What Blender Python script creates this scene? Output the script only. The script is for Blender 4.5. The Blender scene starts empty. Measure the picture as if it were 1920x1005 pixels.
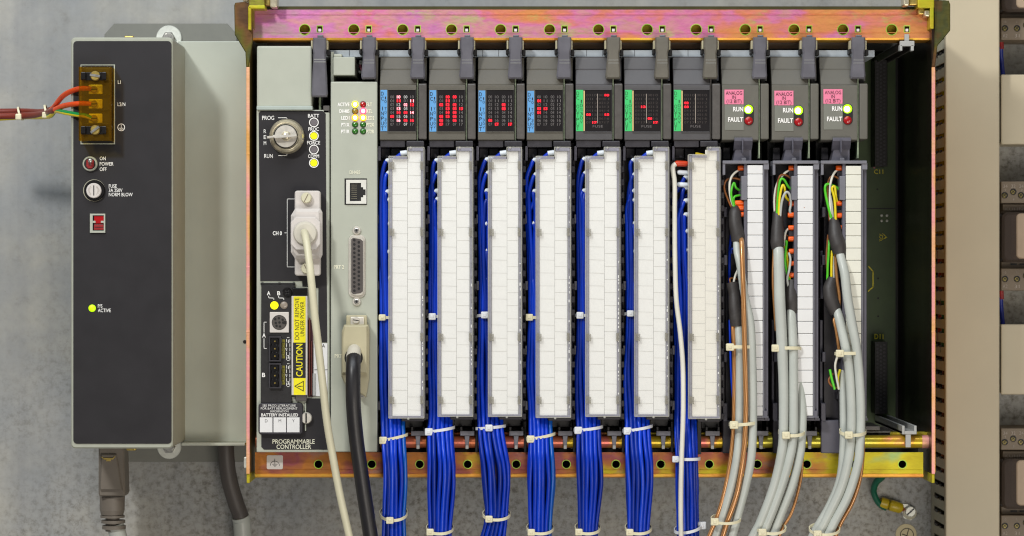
import bpy, bmesh, math, random
from mathutils import Vector, Matrix
from mathutils.geometry import tessellate_polygon
random.seed(7)
K = 0.00035            # metres per unit (one unit is one photo pixel on the front plane of the rack)
CAM = 5300.0; REF = 480.0
CX, CY = 960.0, 502.5
sc = bpy.context.scene
COL = sc.collection
def S(d): return (CAM + REF - d) / CAM
def ax(x, d): return (x - CX) * S(d)
def ay(y, d): return (y - CY) * S(d)
def A(x, y, d): return (ax(x, d), ay(y, d), d)
def toB(p): return Vector((p[0]*K, -p[2]*K, -p[1]*K))

# ------------------------------------------------------------------ materials
def lin(c):
    def f(v):
        v /= 255.0
        return v/12.92 if v <= .04045 else ((v+.055)/1.055)**2.4
    return (f(c[0]), f(c[1]), f(c[2]), 1)
MATS = {}
def newmat(name):
    m = bpy.data.materials.new(name); m.use_nodes = True
    nt = m.node_tree; nt.nodes.clear()
    o = nt.nodes.new('ShaderNodeOutputMaterial')
    MATS[name] = m
    return m, nt, o
def tex(nt, scale, kind='Noise', detail=4, stretch=None, uv=False, rough=.55):
    tc = nt.nodes.new('ShaderNodeTexCoord')
    mp = nt.nodes.new('ShaderNodeMapping')
    nt.links.new(tc.outputs['UV' if uv else 'Object'], mp.inputs[0])
    if stretch: mp.inputs['Scale'].default_value = stretch
    if kind == 'Noise':
        n = nt.nodes.new('ShaderNodeTexNoise'); n.inputs['Detail'].default_value = detail; n.inputs['Roughness'].default_value = rough
    else:
        n = nt.nodes.new('ShaderNodeTexWave')
    n.inputs['Scale'].default_value = scale
    nt.links.new(mp.outputs[0], n.inputs['Vector'])
    return n
def ramp(nt, src, stops, interp='LINEAR'):
    r = nt.nodes.new('ShaderNodeValToRGB'); r.color_ramp.interpolation = interp
    while len(r.color_ramp.elements) < len(stops): r.color_ramp.elements.new(.5)
    for e, (p, c) in zip(r.color_ramp.elements, stops): e.position = p; e.color = c
    nt.links.new(src, r.inputs[0])
    return r
def P(name, rgb, rough=.5, metal=0, var=.12, vscale=120, bump=.0, bscale=2500, coat=0, spec=.5, wear=0, emis=None, es=0):
    m, nt, o = newmat(name)
    b = nt.nodes.new('ShaderNodeBsdfPrincipled')
    c = lin(rgb)
    n = tex(nt, vscale)
    lo = tuple(v*(1-var) for v in c[:3])+(1,); hi = tuple(min(1, v*(1+var)) for v in c[:3])+(1,)
    r = ramp(nt, n.outputs[0], [(.3, lo), (.7, hi)])
    col = r.outputs[0]
    if wear:
        n2 = tex(nt, 1400, detail=6, rough=.7)
        w = ramp(nt, n2.outputs[0], [(.66, (0,0,0,1)), (.74, (1,1,1,1))])
        mx = nt.nodes.new('ShaderNodeMixRGB'); mx.inputs[2].default_value = tuple(min(1, v*(1+wear)+.03*wear) for v in c[:3])+(1,)
        nt.links.new(w.outputs[0], mx.inputs[0]); nt.links.new(col, mx.inputs[1]); col = mx.outputs[0]
    nt.links.new(col, b.inputs['Base Color'])
    rr = nt.nodes.new('ShaderNodeMapRange'); rr.inputs[3].default_value = max(.02, rough-.07); rr.inputs[4].default_value = min(1, rough+.09)
    nt.links.new(n.outputs[0], rr.inputs[0]); nt.links.new(rr.outputs[0], b.inputs['Roughness'])
    b.inputs['Metallic'].default_value = metal
    b.inputs['Specular IOR Level'].default_value = spec
    b.inputs['Coat Weight'].default_value = coat; b.inputs['Coat Roughness'].default_value = .15
    if bump:
        n3 = tex(nt, bscale, detail=3)
        bp = nt.nodes.new('ShaderNodeBump'); bp.inputs['Strength'].default_value = bump; bp.inputs['Distance'].default_value = .0002
        nt.links.new(n3.outputs[0], bp.inputs['Height']); nt.links.new(bp.outputs[0], b.inputs['Normal'])
    if emis:
        b.inputs['Emission Color'].default_value = lin(emis); b.inputs['Emission Strength'].default_value = es
    nt.links.new(b.outputs[0], o.inputs[0])
    return m
# painted sheet metal and plastics
P('bezel', (166,168,153), .5, var=.05, bump=.08)
P('bezel_side', (166,168,153), .5, var=.05, bump=.08)
P('recess', (177,182,169), .5, var=.04, vscale=40, bump=.06)
P('flange', (124,124,116), .6, var=.05)
P('panel', (41,39,41), .5, var=.08, vscale=60, bump=.12, bscale=4000, spec=.3)
P('sheet', (176,179,164), .45, var=.035, vscale=60, bump=.08)
P('sheet_cool', (168,178,170), .45, var=.04)
P('ink_white', (248,246,240), .6, var=.03)
P('ink_cream', (232,230,205), .6, var=.03)
P('ink_black', (28,26,26), .6, var=.05)
P('ink_maroon', (70,32,40), .6, var=.05)
P('ink_yellow', (200,180,40), .6)
P('mod_brown', (92,88,78), .52, var=.07, vscale=90, bump=.35, bscale=3500, wear=.25)
P('mod_grey', (80,78,79), .45, var=.07, vscale=90, bump=.3, bscale=3500, wear=.2)
P('mod_analog', (98,95,86), .55, var=.06, vscale=90, bump=.35, bscale=3500, wear=.25)
P('strip_grey', (84,80,76), .4, var=.12, vscale=160, bump=.5, bscale=1800, wear=.5)
P('latch', (100,98,104), .3, var=.14, vscale=90, bump=.2, bscale=900, spec=.6)
P('latch_rough', (102,97,86), .6, var=.1, bump=1.0, bscale=2200)
P('latch_tip', (150,150,146), .45)  # highlight lines across the latch faces, painted as lighter strips
P('window', (30,27,28), .35, var=.05, spec=.25)
P('black', (20,18,18), .5, var=.2)
P('blackgloss', (24,22,22), .2, var=.1)
P('dark', (28,26,27), .5, var=.25, vscale=200, bump=.3, wear=.3)
P('dark2', (48,45,50), .45, var=.2, vscale=200, bump=.3, wear=.3)
P('arm_grey', (92,90,100), .42, var=.08, bump=.25, wear=.2)
P('arm_light', (118,117,124), .42, var=.08, bump=.2)
P('guide', (172,172,168), .5, var=.05)
P('bar_grey', (170,178,184), .45, var=.08, vscale=150)
P('paper', (237,236,231), .7, var=.015, vscale=120)
P('paper2', (236,232,220), .7, var=.02, vscale=120)
P('paper_line', (184,182,174), .7)
P('block_white', (228,227,225), .5, var=.02, bump=.2, bscale=900)
P('block_cream', (228,226,211), .5, var=.02, bump=.2, bscale=900)
P('label_blue', (96,160,214), .5, var=.04)
P('label_green', (60,200,110), .5, var=.04)
P('label_pink', (238,130,160), .5, var=.03)
P('label_gold', (214,190,130), .5, var=.03)
P('label_grey', (122,122,112), .5, var=.03)
P('caution', (246,232,20), .45, var=.03)
P('blue_wire', (0,52,182), .4, var=.3, vscale=28, coat=.05, spec=.35, bump=.05, bscale=700)
P('blue_wire2', (0,84,176), .33, var=.16, vscale=35, coat=.1)
P('blue_wire3', (0,42,150), .42, var=.3, vscale=28, coat=.05, spec=.35)
P('blue_wire4', (4,62,200), .36, var=.2, vscale=28, coat=.08)
P('blue_dark', (14,40,150), .35, var=.15)
P('white_wire', (226,222,208), .4, var=.05, vscale=60)
P('red_wire', (170,30,20), .4)
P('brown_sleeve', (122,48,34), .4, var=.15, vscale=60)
P('brown_wire', (222,76,14), .38, var=.25, vscale=60, coat=.2)
P('tan_wire', (150,92,48), .4)
P('green_wire', (84,200,40), .35, coat=.2)
P('yellow_wire', (236,214,16), .35, coat=.2)
P('grey_wire', (184,186,180), .4)
P('ground_green', (8,140,70), .35)
P('deep_green', (8,92,66), .35, coat=.3, var=.15)
P('ferrule_white', (226,232,238), .4)
P('ferrule_orange', (246,98,14), .35, var=.1)
P('ferrule_red', (214,66,26), .35, var=.1)
P('ferrule_yellow', (206,206,40), .35)
P('tie', (226,218,184), .4, var=.08, vscale=300, spec=.5)
P('tie_white', (222,224,226), .4, var=.05, vscale=300)
P('cable_grey', (186,190,182), .42, var=.06, vscale=60, bump=.15, bscale=900, coat=.1)
P('cable_cream', (214,208,178), .42, var=.05, vscale=60, bump=.1, bscale=900)
P('cable_black', (32,30,32), .4, var=.15, vscale=60, bump=.25, bscale=700)
P('cable_dark', (82,76,72), .5, var=.1, vscale=50)
P('sleeve', (58,54,52), .5, var=.2, vscale=120, bump=.6, bscale=500)
P('plug_ivory', (210,203,196), .42, var=.03, vscale=60)
P('plug_ivory_dark', (206,200,184), .42, var=.03, vscale=60)
P('plug_khaki', (186,178,146), .42, var=.05, vscale=60)
P('plug_taupe', (116,108,98), .5, var=.06, bump=.2)
P('duct', (196,184,157), .5, var=.035, vscale=25)
P('duct_dark', (190,186,162), .5, var=.1)
P('taupe', (124,110,92), .5, var=.06, vscale=90, bump=.2)
P('taupe_ink', (168,156,144), .6)
P('tan_core', (178,156,132), .5, var=.05)
P('zinc', (206,208,202), .32, metal=.75, var=.15, vscale=300)
P('zinc_white', (222,224,214), .4, metal=.3, var=.08, vscale=300)
P('steel', (196,194,188), .28, metal=.9, var=.15, vscale=400)
P('nickel', (214,204,176), .28, metal=.65, var=.12, vscale=250, bump=.2, bscale=1200)
P('nickel_light', (224,218,206), .35, metal=.5, var=.06, vscale=250)
P('brass', (206,180,100), .3, metal=.75, var=.2, vscale=400)
P('brass_plate', (250,226,90), .35, metal=.2, var=.3, vscale=500, bump=.6, bscale=400)
P('connector_metal', (226,224,214), .35, metal=.1, var=.06)
P('pcb', (62,80,44), .4, var=.18, vscale=60)
P('pcb_edge', (140,152,126), .4, var=.25, vscale=400)
P('pcb_brown', (96,44,36), .4, var=.2)
P('yellow_ink', (230,214,50), .5)
P('crimp', (196,170,26), .35, var=.12, vscale=200)
P('relay_screw', (130,118,70), .4, metal=.6, var=.4, vscale=900)
P('print_olive', (120,112,20), .5)
P('copper_lug', (190,110,60), .35, metal=.7)
P('sticker', (206,192,150), .5, var=.03)
P('red_plastic', (150,38,40), .35, var=.2, vscale=400)
P('lamp_grey', (110,104,106), .4)
P('lamp_dark_green', (44,110,24), .25, coat=.5)
P('lamp_dark_red', (170,10,16), .2, coat=.6)
P('lamp_amber', (150,124,20), .25, coat=.5)
P('lamp_smoke', (150,138,124), .25, coat=.5)
def E(name, rgb, s):
    P(name, rgb, .4, emis=rgb, es=s)
E('lamp_lime', (186,240,0), .75)
E('lamp_yellow', (246,238,0), .75)
E('lamp_hot', (255,255,215), 5)
E('lamp_hot_orange', (255,225,160), 5)
E('lamp_rim_yellow', (250,235,20), 3)
E('lamp_rim_orange', (255,150,10), 3)
E('lamp_rim_pink', (255,60,90), 3)
E('lamp_hot_pink', (255,150,175), 5)
E('lamp_red', (200,10,16), .35)
E('lamp_greenring', (150,225,0), 1.1)
E('digit_red', (255,30,50), 1.4)
E('digit_hot', (255,170,180), 1.4)
E('digit_back', (140,4,16), .25)
P('digit_off', (118,112,110), .5)
P('digit_off2', (72,64,60), .5)
P('digit_white', (235,232,228), .5)

def clear(name, rgb, alpha, rough=.08, tint=(1,1,1)):
    m, nt, o = newmat(name)
    t = nt.nodes.new('ShaderNodeBsdfTransparent'); t.inputs[0].default_value = (tint[0], tint[1], tint[2], 1)
    b = nt.nodes.new('ShaderNodeBsdfPrincipled'); b.inputs['Base Color'].default_value = lin(rgb); b.inputs['Roughness'].default_value = rough
    n = tex(nt, 500)
    r = nt.nodes.new('ShaderNodeMapRange'); r.inputs[3].default_value = alpha*.75; r.inputs[4].default_value = min(1, alpha*1.25)
    nt.links.new(n.outputs[0], r.inputs[0])
    mx = nt.nodes.new('ShaderNodeMixShader')
    nt.links.new(r.outputs[0], mx.inputs[0]); nt.links.new(t.outputs[0], mx.inputs[1]); nt.links.new(b.outputs[0], mx.inputs[2])
    nt.links.new(mx.outputs[0], o.inputs[0])
clear('clear_cover', (236,234,226), .07, .05)
clear('clear_edge', (186,184,198), .5, .1)
clear('clear_rim', (214,212,200), .5, .12)
clear('clear_clip', (160,155,140), .45, .15)
clear('amber_cover', (120,90,22), .2, .12, tint=(.98,.84,.36))
clear('relay_cap', (96,84,76), .55, .12, tint=(.6,.55,.5))

def chromate(name, stops, sx, scale=28, detail=3, metal=.72, rough=.34, xs=.0, x0=0., stain=None):
    m, nt, o = newmat(name)
    b = nt.nodes.new('ShaderNodeBsdfPrincipled')
    n = tex(nt, scale, detail=detail, stretch=sx); stain_ = None
    tc = nt.nodes.new('ShaderNodeTexCoord'); sp = nt.nodes.new('ShaderNodeSeparateXYZ')
    nt.links.new(tc.outputs['Object'], sp.inputs[0])
    mr = nt.nodes.new('ShaderNodeMapRange'); mr.inputs[1].default_value = x0 - .22; mr.inputs[2].default_value = x0 + .22
    mr.inputs[3].default_value = -xs; mr.inputs[4].default_value = xs
    nt.links.new(sp.outputs[0], mr.inputs[0])
    mth = nt.nodes.new('ShaderNodeMath'); mth.operation = 'ADD'
    nt.links.new(n.outputs[0], mth.inputs[0]); nt.links.new(mr.outputs[0], mth.inputs[1])
    r = ramp(nt, mth.outputs[0], [(p, lin(c)) for p, c in stops])
    if stain:
        n9 = tex(nt, 55, detail=6, stretch=(.6,1,1.6), rough=.7)
        g9 = ramp(nt, n9.outputs[0], [(.56, (0,0,0,1)), (.66, (1,1,1,1))])
        m9 = nt.nodes.new('ShaderNodeMixRGB'); m9.inputs[2].default_value = lin(stain)
        sc9 = nt.nodes.new('ShaderNodeMath'); sc9.operation = 'MULTIPLY'; sc9.inputs[1].default_value = .6
        nt.links.new(g9.outputs[0], sc9.inputs[0]); nt.links.new(sc9.outputs[0], m9.inputs[0]); nt.links.new(r.outputs[0], m9.inputs[1]); r = m9
    # fine scratches and dull spots
    n2 = tex(nt, 600, detail=6, stretch=(.25, 1, 1), rough=.75)
    w = ramp(nt, n2.outputs[0], [(.35, (.74,.72,.66,1)), (.55, (1,1,1,1))])
    mx = nt.nodes.new('ShaderNodeMixRGB'); mx.blend_type = 'MULTIPLY'; mx.inputs[0].default_value = .8
    nt.links.new(r.outputs[0], mx.inputs[1]); nt.links.new(w.outputs[0], mx.inputs[2])
    mx.inputs[0].default_value = .5
    nt.links.new(mx.outputs[0], b.inputs['Base Color'])
    b.inputs['Metallic'].default_value = metal
    rr = nt.nodes.new('ShaderNodeMapRange'); rr.inputs[3].default_value = rough-.08; rr.inputs[4].default_value = rough+.14
    nt.links.new(n2.outputs[0], rr.inputs[0]); nt.links.new(rr.outputs[0], b.inputs['Roughness'])
    nt.links.new(b.outputs[0], o.inputs[0])
PINK=(222,128,172); SAL=(228,134,122); ORG=(228,146,92); GLD=(210,176,90); GRN=(170,190,70); LIL=(190,146,160); MAG=(206,80,150)
chromate('chrom_top', [(.22,LIL),(.32,(214,130,184)),(.42,(214,150,150)),(.5,PINK),(.58,SAL),(.68,ORG),(.85,(226,160,88))], (1,1,2.2), 30, xs=.17, metal=.5, rough=.4, stain=(176,196,110))
chromate('chrom_bot', [(.2,(170,110,56)),(.33,(186,118,50)),(.43,(150,78,84)),(.52,(160,88,66)),(.6,(176,116,50)),(.7,(186,168,30)),(.8,(196,184,36)),(.92,(150,176,110))], (1,1,1.4), 30, xs=.2, metal=.55, rough=.36, stain=(150,120,110))
chromate('chrom_lip', [(.3,(226,150,60)),(.5,(236,170,70)),(.7,(230,190,60))], (1,1,1), 50, metal=.5, rough=.3)
chromate('chrom_tube', [(.2,(210,120,60)),(.42,(230,130,90)),(.56,(226,120,110)),(.68,(220,180,40)),(.85,(200,190,60))], (1,1,1), 40, xs=.34, metal=.45, rough=.28)
chromate('chrom_gold', [(.3,(150,130,90)),(.45,(176,150,80)),(.55,(150,120,80)),(.65,(176,176,70)),(.8,(200,150,110))], (1,1,1), 60, metal=.75, rough=.3)
chromate('chrom_edge', [(.3,(226,166,90)),(.45,(238,180,140)),(.55,(240,160,160)),(.7,(230,180,90))], (1,1,.35), 60, metal=.35, rough=.45)
chromate('chrom_olive', [(.3,(170,160,20)),(.5,(196,180,36)),(.7,(176,184,30))], (1,1,1), 60, metal=.4, rough=.45)
chromate('chrom_ring', [(.3,(140,190,50)),(.6,(190,220,90))], (1,1,1), 80, metal=.3, rough=.4)
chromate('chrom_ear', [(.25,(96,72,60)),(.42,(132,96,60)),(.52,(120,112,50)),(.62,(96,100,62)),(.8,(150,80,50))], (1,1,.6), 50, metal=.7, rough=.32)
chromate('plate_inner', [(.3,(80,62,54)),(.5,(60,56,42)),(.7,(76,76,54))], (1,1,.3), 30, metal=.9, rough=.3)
P('rail_back', (70,64,30), .5, metal=.4)

def braid():
    m, nt, o = newmat('copper_braid')
    b = nt.nodes.new('ShaderNodeBsdfPrincipled')
    w = tex(nt, 1.0, kind='Wave', uv=True); w.wave_type = 'BANDS'; w.bands_direction = 'DIAGONAL'
    w.inputs['Distortion'].default_value = .6; w.inputs['Detail'].default_value = 2; w.inputs['Vector'].links[0].from_node.inputs['Scale'].default_value = (5,.5,1)
    n = tex(nt, 300)
    r = ramp(nt, w.outputs[0], [(.1, lin((166,108,54))), (.5, lin((192,132,72))), (.9, lin((210,158,102)))])
    nt.links.new(r.outputs[0], b.inputs['Base Color'])
    b.inputs['Metallic'].default_value = .45; b.inputs['Roughness'].default_value = .35
    b.inputs['Coat Weight'].default_value = .7; b.inputs['Coat Roughness'].default_value = .1
    nt.links.new(b.outputs[0], o.inputs[0])
braid()

def wallmat():
    m, nt, o = newmat('wall_panel')
    b = nt.nodes.new('ShaderNodeBsdfPrincipled')
    def mul(c, r, f):
        mx = nt.nodes.new('ShaderNodeMixRGB'); mx.blend_type = 'MULTIPLY'
        if isinstance(f, float): mx.inputs[0].default_value = f
        else: nt.links.new(f, mx.inputs[0])
        nt.links.new(c, mx.inputs[1]); nt.links.new(r, mx.inputs[2]); return mx.outputs[0]
    n1 = tex(nt, 14, detail=5, rough=.6)                       # large clouds
    base = ramp(nt, n1.outputs[0], [(.3, lin((144,147,149))), (.5, lin((158,158,155))), (.7, lin((176,173,163)))])
    tc = nt.nodes.new('ShaderNodeTexCoord'); dt = nt.nodes.new('ShaderNodeVectorMath'); dt.operation = 'DOT_PRODUCT'; dt.inputs[1].default_value = (.55, 0, -1.1)
    nt.links.new(tc.outputs['Object'], dt.inputs[0])
    ad = nt.nodes.new('ShaderNodeMath'); ad.operation = 'ADD'; nt.links.new(dt.outputs['Value'], ad.inputs[0]); nt.links.new(tex(nt, 9, detail=3, rough=.6).outputs[0], ad.inputs[1])
    mask = ramp(nt, ad.outputs[0], [(.3, (.1,.1,.1,1)), (.75, (1,1,1,1))])
    n2 = tex(nt, 230, detail=8, rough=.68)                     # crumbly mottling, in patches
    r2 = ramp(nt, n2.outputs[0], [(.35, (.4,.38,.35,1)), (.44, (.76,.74,.7,1)), (.52, (1,1,1,1)), (.66, (1.16,1.16,1.15,1))])
    c = mul(base.outputs[0], r2.outputs[0], mask.outputs[0])
    n5 = tex(nt, 60, detail=7, rough=.7)                       # stains
    r5 = ramp(nt, n5.outputs[0], [(.28, (.72,.7,.67,1)), (.42, (.95,.95,.94,1)), (.7, (1.05,1.05,1.05,1))])
    c = mul(c, r5.outputs[0], .8)
    r3 = ramp(nt, tex(nt, 520, detail=4, rough=.7).outputs[0], [(.27, (.3,.3,.29,1)), (.34, (1,1,1,1))])
    c = mul(c, r3.outputs[0], .7)                              # pores
    r4 = ramp(nt, tex(nt, 30, detail=3, stretch=(3,1,.06)).outputs[0], [(.36, (.93,.93,.94,1)), (.5, (1,1,1,1)), (.66, (1.04,1.04,1.04,1))])
    c = mul(c, r4.outputs[0], .9)                              # drawn streaks
    n6 = tex(nt, 24, detail=6, rough=.7, stretch=(1,1,2.5))    # hairline marks
    sb = nt.nodes.new('ShaderNodeMath'); sb.operation = 'SUBTRACT'; sb.inputs[1].default_value = .5; nt.links.new(n6.outputs[0], sb.inputs[0])
    ab = nt.nodes.new('ShaderNodeMath'); ab.operation = 'ABSOLUTE'; nt.links.new(sb.outputs[0], ab.inputs[0])
    r6 = ramp(nt, ab.outputs[0], [(.0, (.62,.6,.57,1)), (.006, (1,1,1,1))])
    c = mul(c, r6.outputs[0], mask.outputs[0])
    nt.links.new(c, b.inputs['Base Color'])
    rr = nt.nodes.new('ShaderNodeMapRange'); rr.inputs[3].default_value = .45; rr.inputs[4].default_value = .7
    nt.links.new(n2.outputs[0], rr.inputs[0]); nt.links.new(rr.outputs[0], b.inputs['Roughness'])
    b.inputs['Metallic'].default_value = .08
    bp = nt.nodes.new('ShaderNodeBump'); bp.inputs['Strength'].default_value = .3; bp.inputs['Distance'].default_value = .0003
    nt.links.new(n2.outputs[0], bp.inputs['Height']); nt.links.new(bp.outputs[0], b.inputs['Normal'])
    nt.links.new(b.outputs[0], o.inputs[0])
wallmat()

# ------------------------------------------------------------------ text
_tc = {}
def glyphs(s, bold):
    key = (s, bold)
    if key in _tc: return _tc[key]
    cu = bpy.data.curves.new('t', 'FONT'); cu.body = s; cu.size = 1; cu.offset = bold; cu.resolution_u = 3
    ob = bpy.data.objects.new('t', cu); COL.objects.link(ob)
    dg = bpy.context.evaluated_depsgraph_get(); dg.update()
    me = bpy.data.meshes.new_from_object(ob.evaluated_get(dg))
    vs = [(v.co.x, v.co.y) for v in me.vertices]; fs = [tuple(p.vertices) for p in me.polygons]
    bpy.data.objects.remove(ob); bpy.data.curves.remove(cu); bpy.data.meshes.remove(me)
    _tc[key] = (vs, fs)
    return _tc[key]
_h = glyphs('H', 0); CAP = max(v[1] for v in _h[0])

# ------------------------------------------------------------------ mesh builder
class MB:
    def __init__(s): s.v = []; s.f = []; s.m = []; s.s = []; s.uv = []; s.mats = []
    def mi(s, mat):
        if mat not in s.mats: s.mats.append(mat)
        return s.mats.index(mat)
    def add(s, vs, fs, mat, smooth=False, uvs=None):
        b = len(s.v); s.v += [tuple(v) for v in vs]; k = s.mi(mat)
        for i, f in enumerate(fs):
            s.f.append(tuple(b+j for j in f)); s.m.append(k); s.s.append(smooth); s.uv.append(uvs[i] if uvs else None)
    # world-unit box (X, Y down, d), optionally bevelled
    def wbox(s, X0, X1, Y0, Y1, d0, d1, mat, bev=1.0, seg=2, taper=None):
        if X1 < X0: X0, X1 = X1, X0
        if Y1 < Y0: Y0, Y1 = Y1, Y0
        vs = [(X0,Y0,d0),(X1,Y0,d0),(X1,Y1,d0),(X0,Y1,d0),(X0,Y0,d1),(X1,Y0,d1),(X1,Y1,d1),(X0,Y1,d1)]
        if taper:
            tx, ty = taper
            for i in range(4, 8):
                x, y, d = vs[i]
                vs[i] = (x + (tx if x == X0 else -tx), y + (ty if y == Y0 else -ty), d)
        fs = [(0,1,2,3),(4,7,6,5),(0,4,5,1),(1,5,6,2),(2,6,7,3),(3,7,4,0)]
        lim = min(X1-X0, Y1-Y0, abs(d1-d0)) * .45
        bev = min(bev, lim)
        if bev > .15:
            bm = bmesh.new(); bv = [bm.verts.new(v) for v in vs]
            for f in fs: bm.faces.new([bv[i] for i in f])
            bmesh.ops.bevel(bm, geom=bm.edges[:], offset=bev, segments=seg, affect='EDGES', profile=.5)
            bm.verts.index_update()
            vs = [v.co[:] for v in bm.verts]; fs = [tuple(v.index for v in f.verts) for f in bm.faces]; bm.free()
        s.add(vs, fs, mat)
    # box given by its apparent front rectangle at depth d1
    def box(s, x0, y0, x1, y1, d0, d1, mat, bev=1.0, seg=2, taper=None):
        s.wbox(ax(x0,d1), ax(x1,d1), ay(y0,d1), ay(y1,d1), d0, d1, mat, bev, seg, taper)
    # polygon (apparent at depth d1) extruded from d0 to d1, with holes and a front bevel
    def prism(s, pts, d0, d1, mat, holes=(), bev=0, smooth=False):
        W = lambda L: [(ax(x,d1), ay(y,d1)) for x, y in L]
        outs = [W(pts)] + [W(h) for h in holes]
        if bev and not holes:
            o = outs[0]; c = (sum(p[0] for p in o)/len(o), sum(p[1] for p in o)/len(o))
            inn = []
            n = len(o)
            area = sum(o[i][0]*o[(i+1)%n][1]-o[(i+1)%n][0]*o[i][1] for i in range(n))
            sg = 1 if area > 0 else -1
            for i in range(n):
                a, b_, c_ = Vector(o[i-1]), Vector(o[i]), Vector(o[(i+1)%n])
                e1 = (b_-a).normalized(); e2 = (c_-b_).normalized()
                n1 = Vector((-e1.y, e1.x))*sg; n2 = Vector((-e2.y, e2.x))*sg
                k = (n1+n2); k = k.normalized() if k.length > 1e-6 else n1
                inn.append(b_ + k*bev/max(.35, k.dot(n1)))
            vs = [(x,y,d0) for x,y in o] + [(x,y,d1-bev) for x,y in o] + [(p.x,p.y,d1) for p in inn]
            fs = [(i,(i+1)%n,n+(i+1)%n,n+i) for i in range(n)]
            s.add(vs[:2*n], fs, mat, smooth)
            s.add(vs[n:], fs, mat, False)
            s.add(vs[2*n:], [tuple(range(n))], mat); s.add(vs[:n], [tuple(range(n))], mat)
            return
        flat = [p for o in outs for p in o]
        tri = tessellate_polygon([[Vector((x,y,0)) for x,y in o] for o in outs]) if (holes or len(pts) > 4) else [tuple(range(len(pts)))]
        s.add([(x,y,d1) for x,y in flat], tri, mat)
        s.add([(x,y,d0) for x,y in flat], tri, mat)
        for o in outs:
            n = len(o)
            vs = [(x,y,d0) for x,y in o] + [(x,y,d1) for x,y in o]
            s.add(vs, [(i,(i+1)%n,n+(i+1)%n,n+i) for i in range(n)], mat, smooth)
    # profile in (y, d), extruded along x; y apparent at REF unless raw
    def profx(s, prof, X0, X1, mat, bev=0):
        n = len(prof)
        vs = [(X0,y,d) for y,d in prof] + [(X1,y,d) for y,d in prof]
        fs = [(i,(i+1)%n,n+(i+1)%n,n+i) for i in range(n)] + [tuple(range(n)), tuple(range(n,2*n))]
        if bev:
            bm = bmesh.new(); bv = [bm.verts.new(v) for v in vs]
            for f in fs: bm.faces.new([bv[i] for i in f])
            bmesh.ops.bevel(bm, geom=bm.edges[:], offset=bev, segments=2, affect='EDGES', profile=.5)
            bm.verts.index_update(); vs = [v.co[:] for v in bm.verts]; fs = [tuple(v.index for v in f.verts) for f in bm.faces]; bm.free()
        s.add(vs, fs, mat)
    # cylinder / lathe along depth: rings [(r, d)], centre apparent at d of last ring
    def lathe(s, x, y, rings, mat, n=32, dref=None, ex=1, ey=1):
        dr = rings[-1][1] if dref is None else dref
        X, Y = ax(x, dr), ay(y, dr)
        for (r0, d0), (r1, d1) in zip(rings, rings[1:]):
            vs = []
            for r, d in ((r0,d0),(r1,d1)):
                vs += [(X+r*ex*math.cos(2*math.pi*i/n), Y+r*ey*math.sin(2*math.pi*i/n), d) for i in range(n)]
            s.add(vs, [(i,(i+1)%n,n+(i+1)%n,n+i) for i in range(n)], mat, True)
        r, d = rings[-1]
        if r > 0: s.add([(X+r*ex*math.cos(2*math.pi*i/n), Y+r*ey*math.sin(2*math.pi*i/n), d) for i in range(n)], [tuple(range(n))], mat)
        r, d = rings[0]
        if r > 0: s.add([(X+r*ex*math.cos(2*math.pi*i/n), Y+r*ey*math.sin(2*math.pi*i/n), d) for i in range(n)], [tuple(range(n))], mat)
    def dome(s, x, y, r, d, h, mat, n=20):
        s.lathe(x, y, [(r*math.cos(a), d+h*math.sin(a)) for a in [i*math.pi/2/5 for i in range(5)]] + [(r*.08, d+h)], mat, n, dref=d)
    def ring(s, x, y, ro, ri, d0, d1, mat, n=32):
        o = [(x+ro*math.cos(2*math.pi*i/n), y+ro*math.sin(2*math.pi*i/n)) for i in range(n)]
        h = [(x+ri*math.cos(2*math.pi*i/n), y+ri*math.sin(2*math.pi*i/n)) for i in range(n)]
        X, Y = ax(x,d1), ay(y,d1); k = S(d1)
        def c(r, d): return [(X+r*k*math.cos(2*math.pi*i/n), Y+r*k*math.sin(2*math.pi*i/n), d) for i in range(n)]
        q = [(i,(i+1)%n,n+(i+1)%n,n+i) for i in range(n)]
        s.add(c(ro,d1)+c(ri,d1), q, mat); s.add(c(ro,d0)+c(ro,d1), q, mat, True); s.add(c(ri,d0)+c(ri,d1), q, mat, True)
    # tube along apparent points (x, y, d)
    def tube(s, pts, r, mat, n=10, sub=6, world=False, stripe=None, cap=True, flat=1):
        P_ = [Vector(p) if world else Vector(A(*p[:3])) for p in pts]
        R = r if isinstance(r, (list, tuple)) else [r]*len(P_)
        Q = []; RR = []
        for i in range(len(P_)-1):
            p0 = P_[i-1] if i else P_[0]*2-P_[1]; p1 = P_[i]; p2 = P_[i+1]; p3 = P_[i+2] if i+2 < len(P_) else P_[-1]*2-P_[-2]
            for j in range(sub):
                t = j/sub
                Q.append(.5*((2*p1)+(p2-p0)*t+(2*p0-5*p1+4*p2-p3)*t*t+(3*p1-p0-3*p2+p3)*t**3)); RR.append(R[i]*(1-t)+R[i+1]*t)
        Q.append(P_[-1]); RR.append(R[-1])
        tan = (Q[1]-Q[0]).normalized()
        up = Vector((0,0,1)) if abs(tan.z) < .9 else Vector((1,0,0))
        nrm = (up - tan*up.dot(tan)).normalized()
        vs = []; L = 0; Ls = []
        for i, q in enumerate(Q):
            t2 = (Q[min(i+1,len(Q)-1)]-Q[max(i-1,0)])
            t2 = t2.normalized() if t2.length > 1e-9 else tan
            nrm = (nrm - t2*nrm.dot(t2)); nrm = nrm.normalized() if nrm.length > 1e-6 else Vector((0,1,0))
            bn = t2.cross(nrm)
            if i: L += (q-Q[i-1]).length
            Ls.append(L)
            vs += [q + (nrm*math.cos(2*math.pi*k/n) + bn*math.sin(2*math.pi*k/n))*RR[i] for k in range(n)]
            tan = t2
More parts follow.
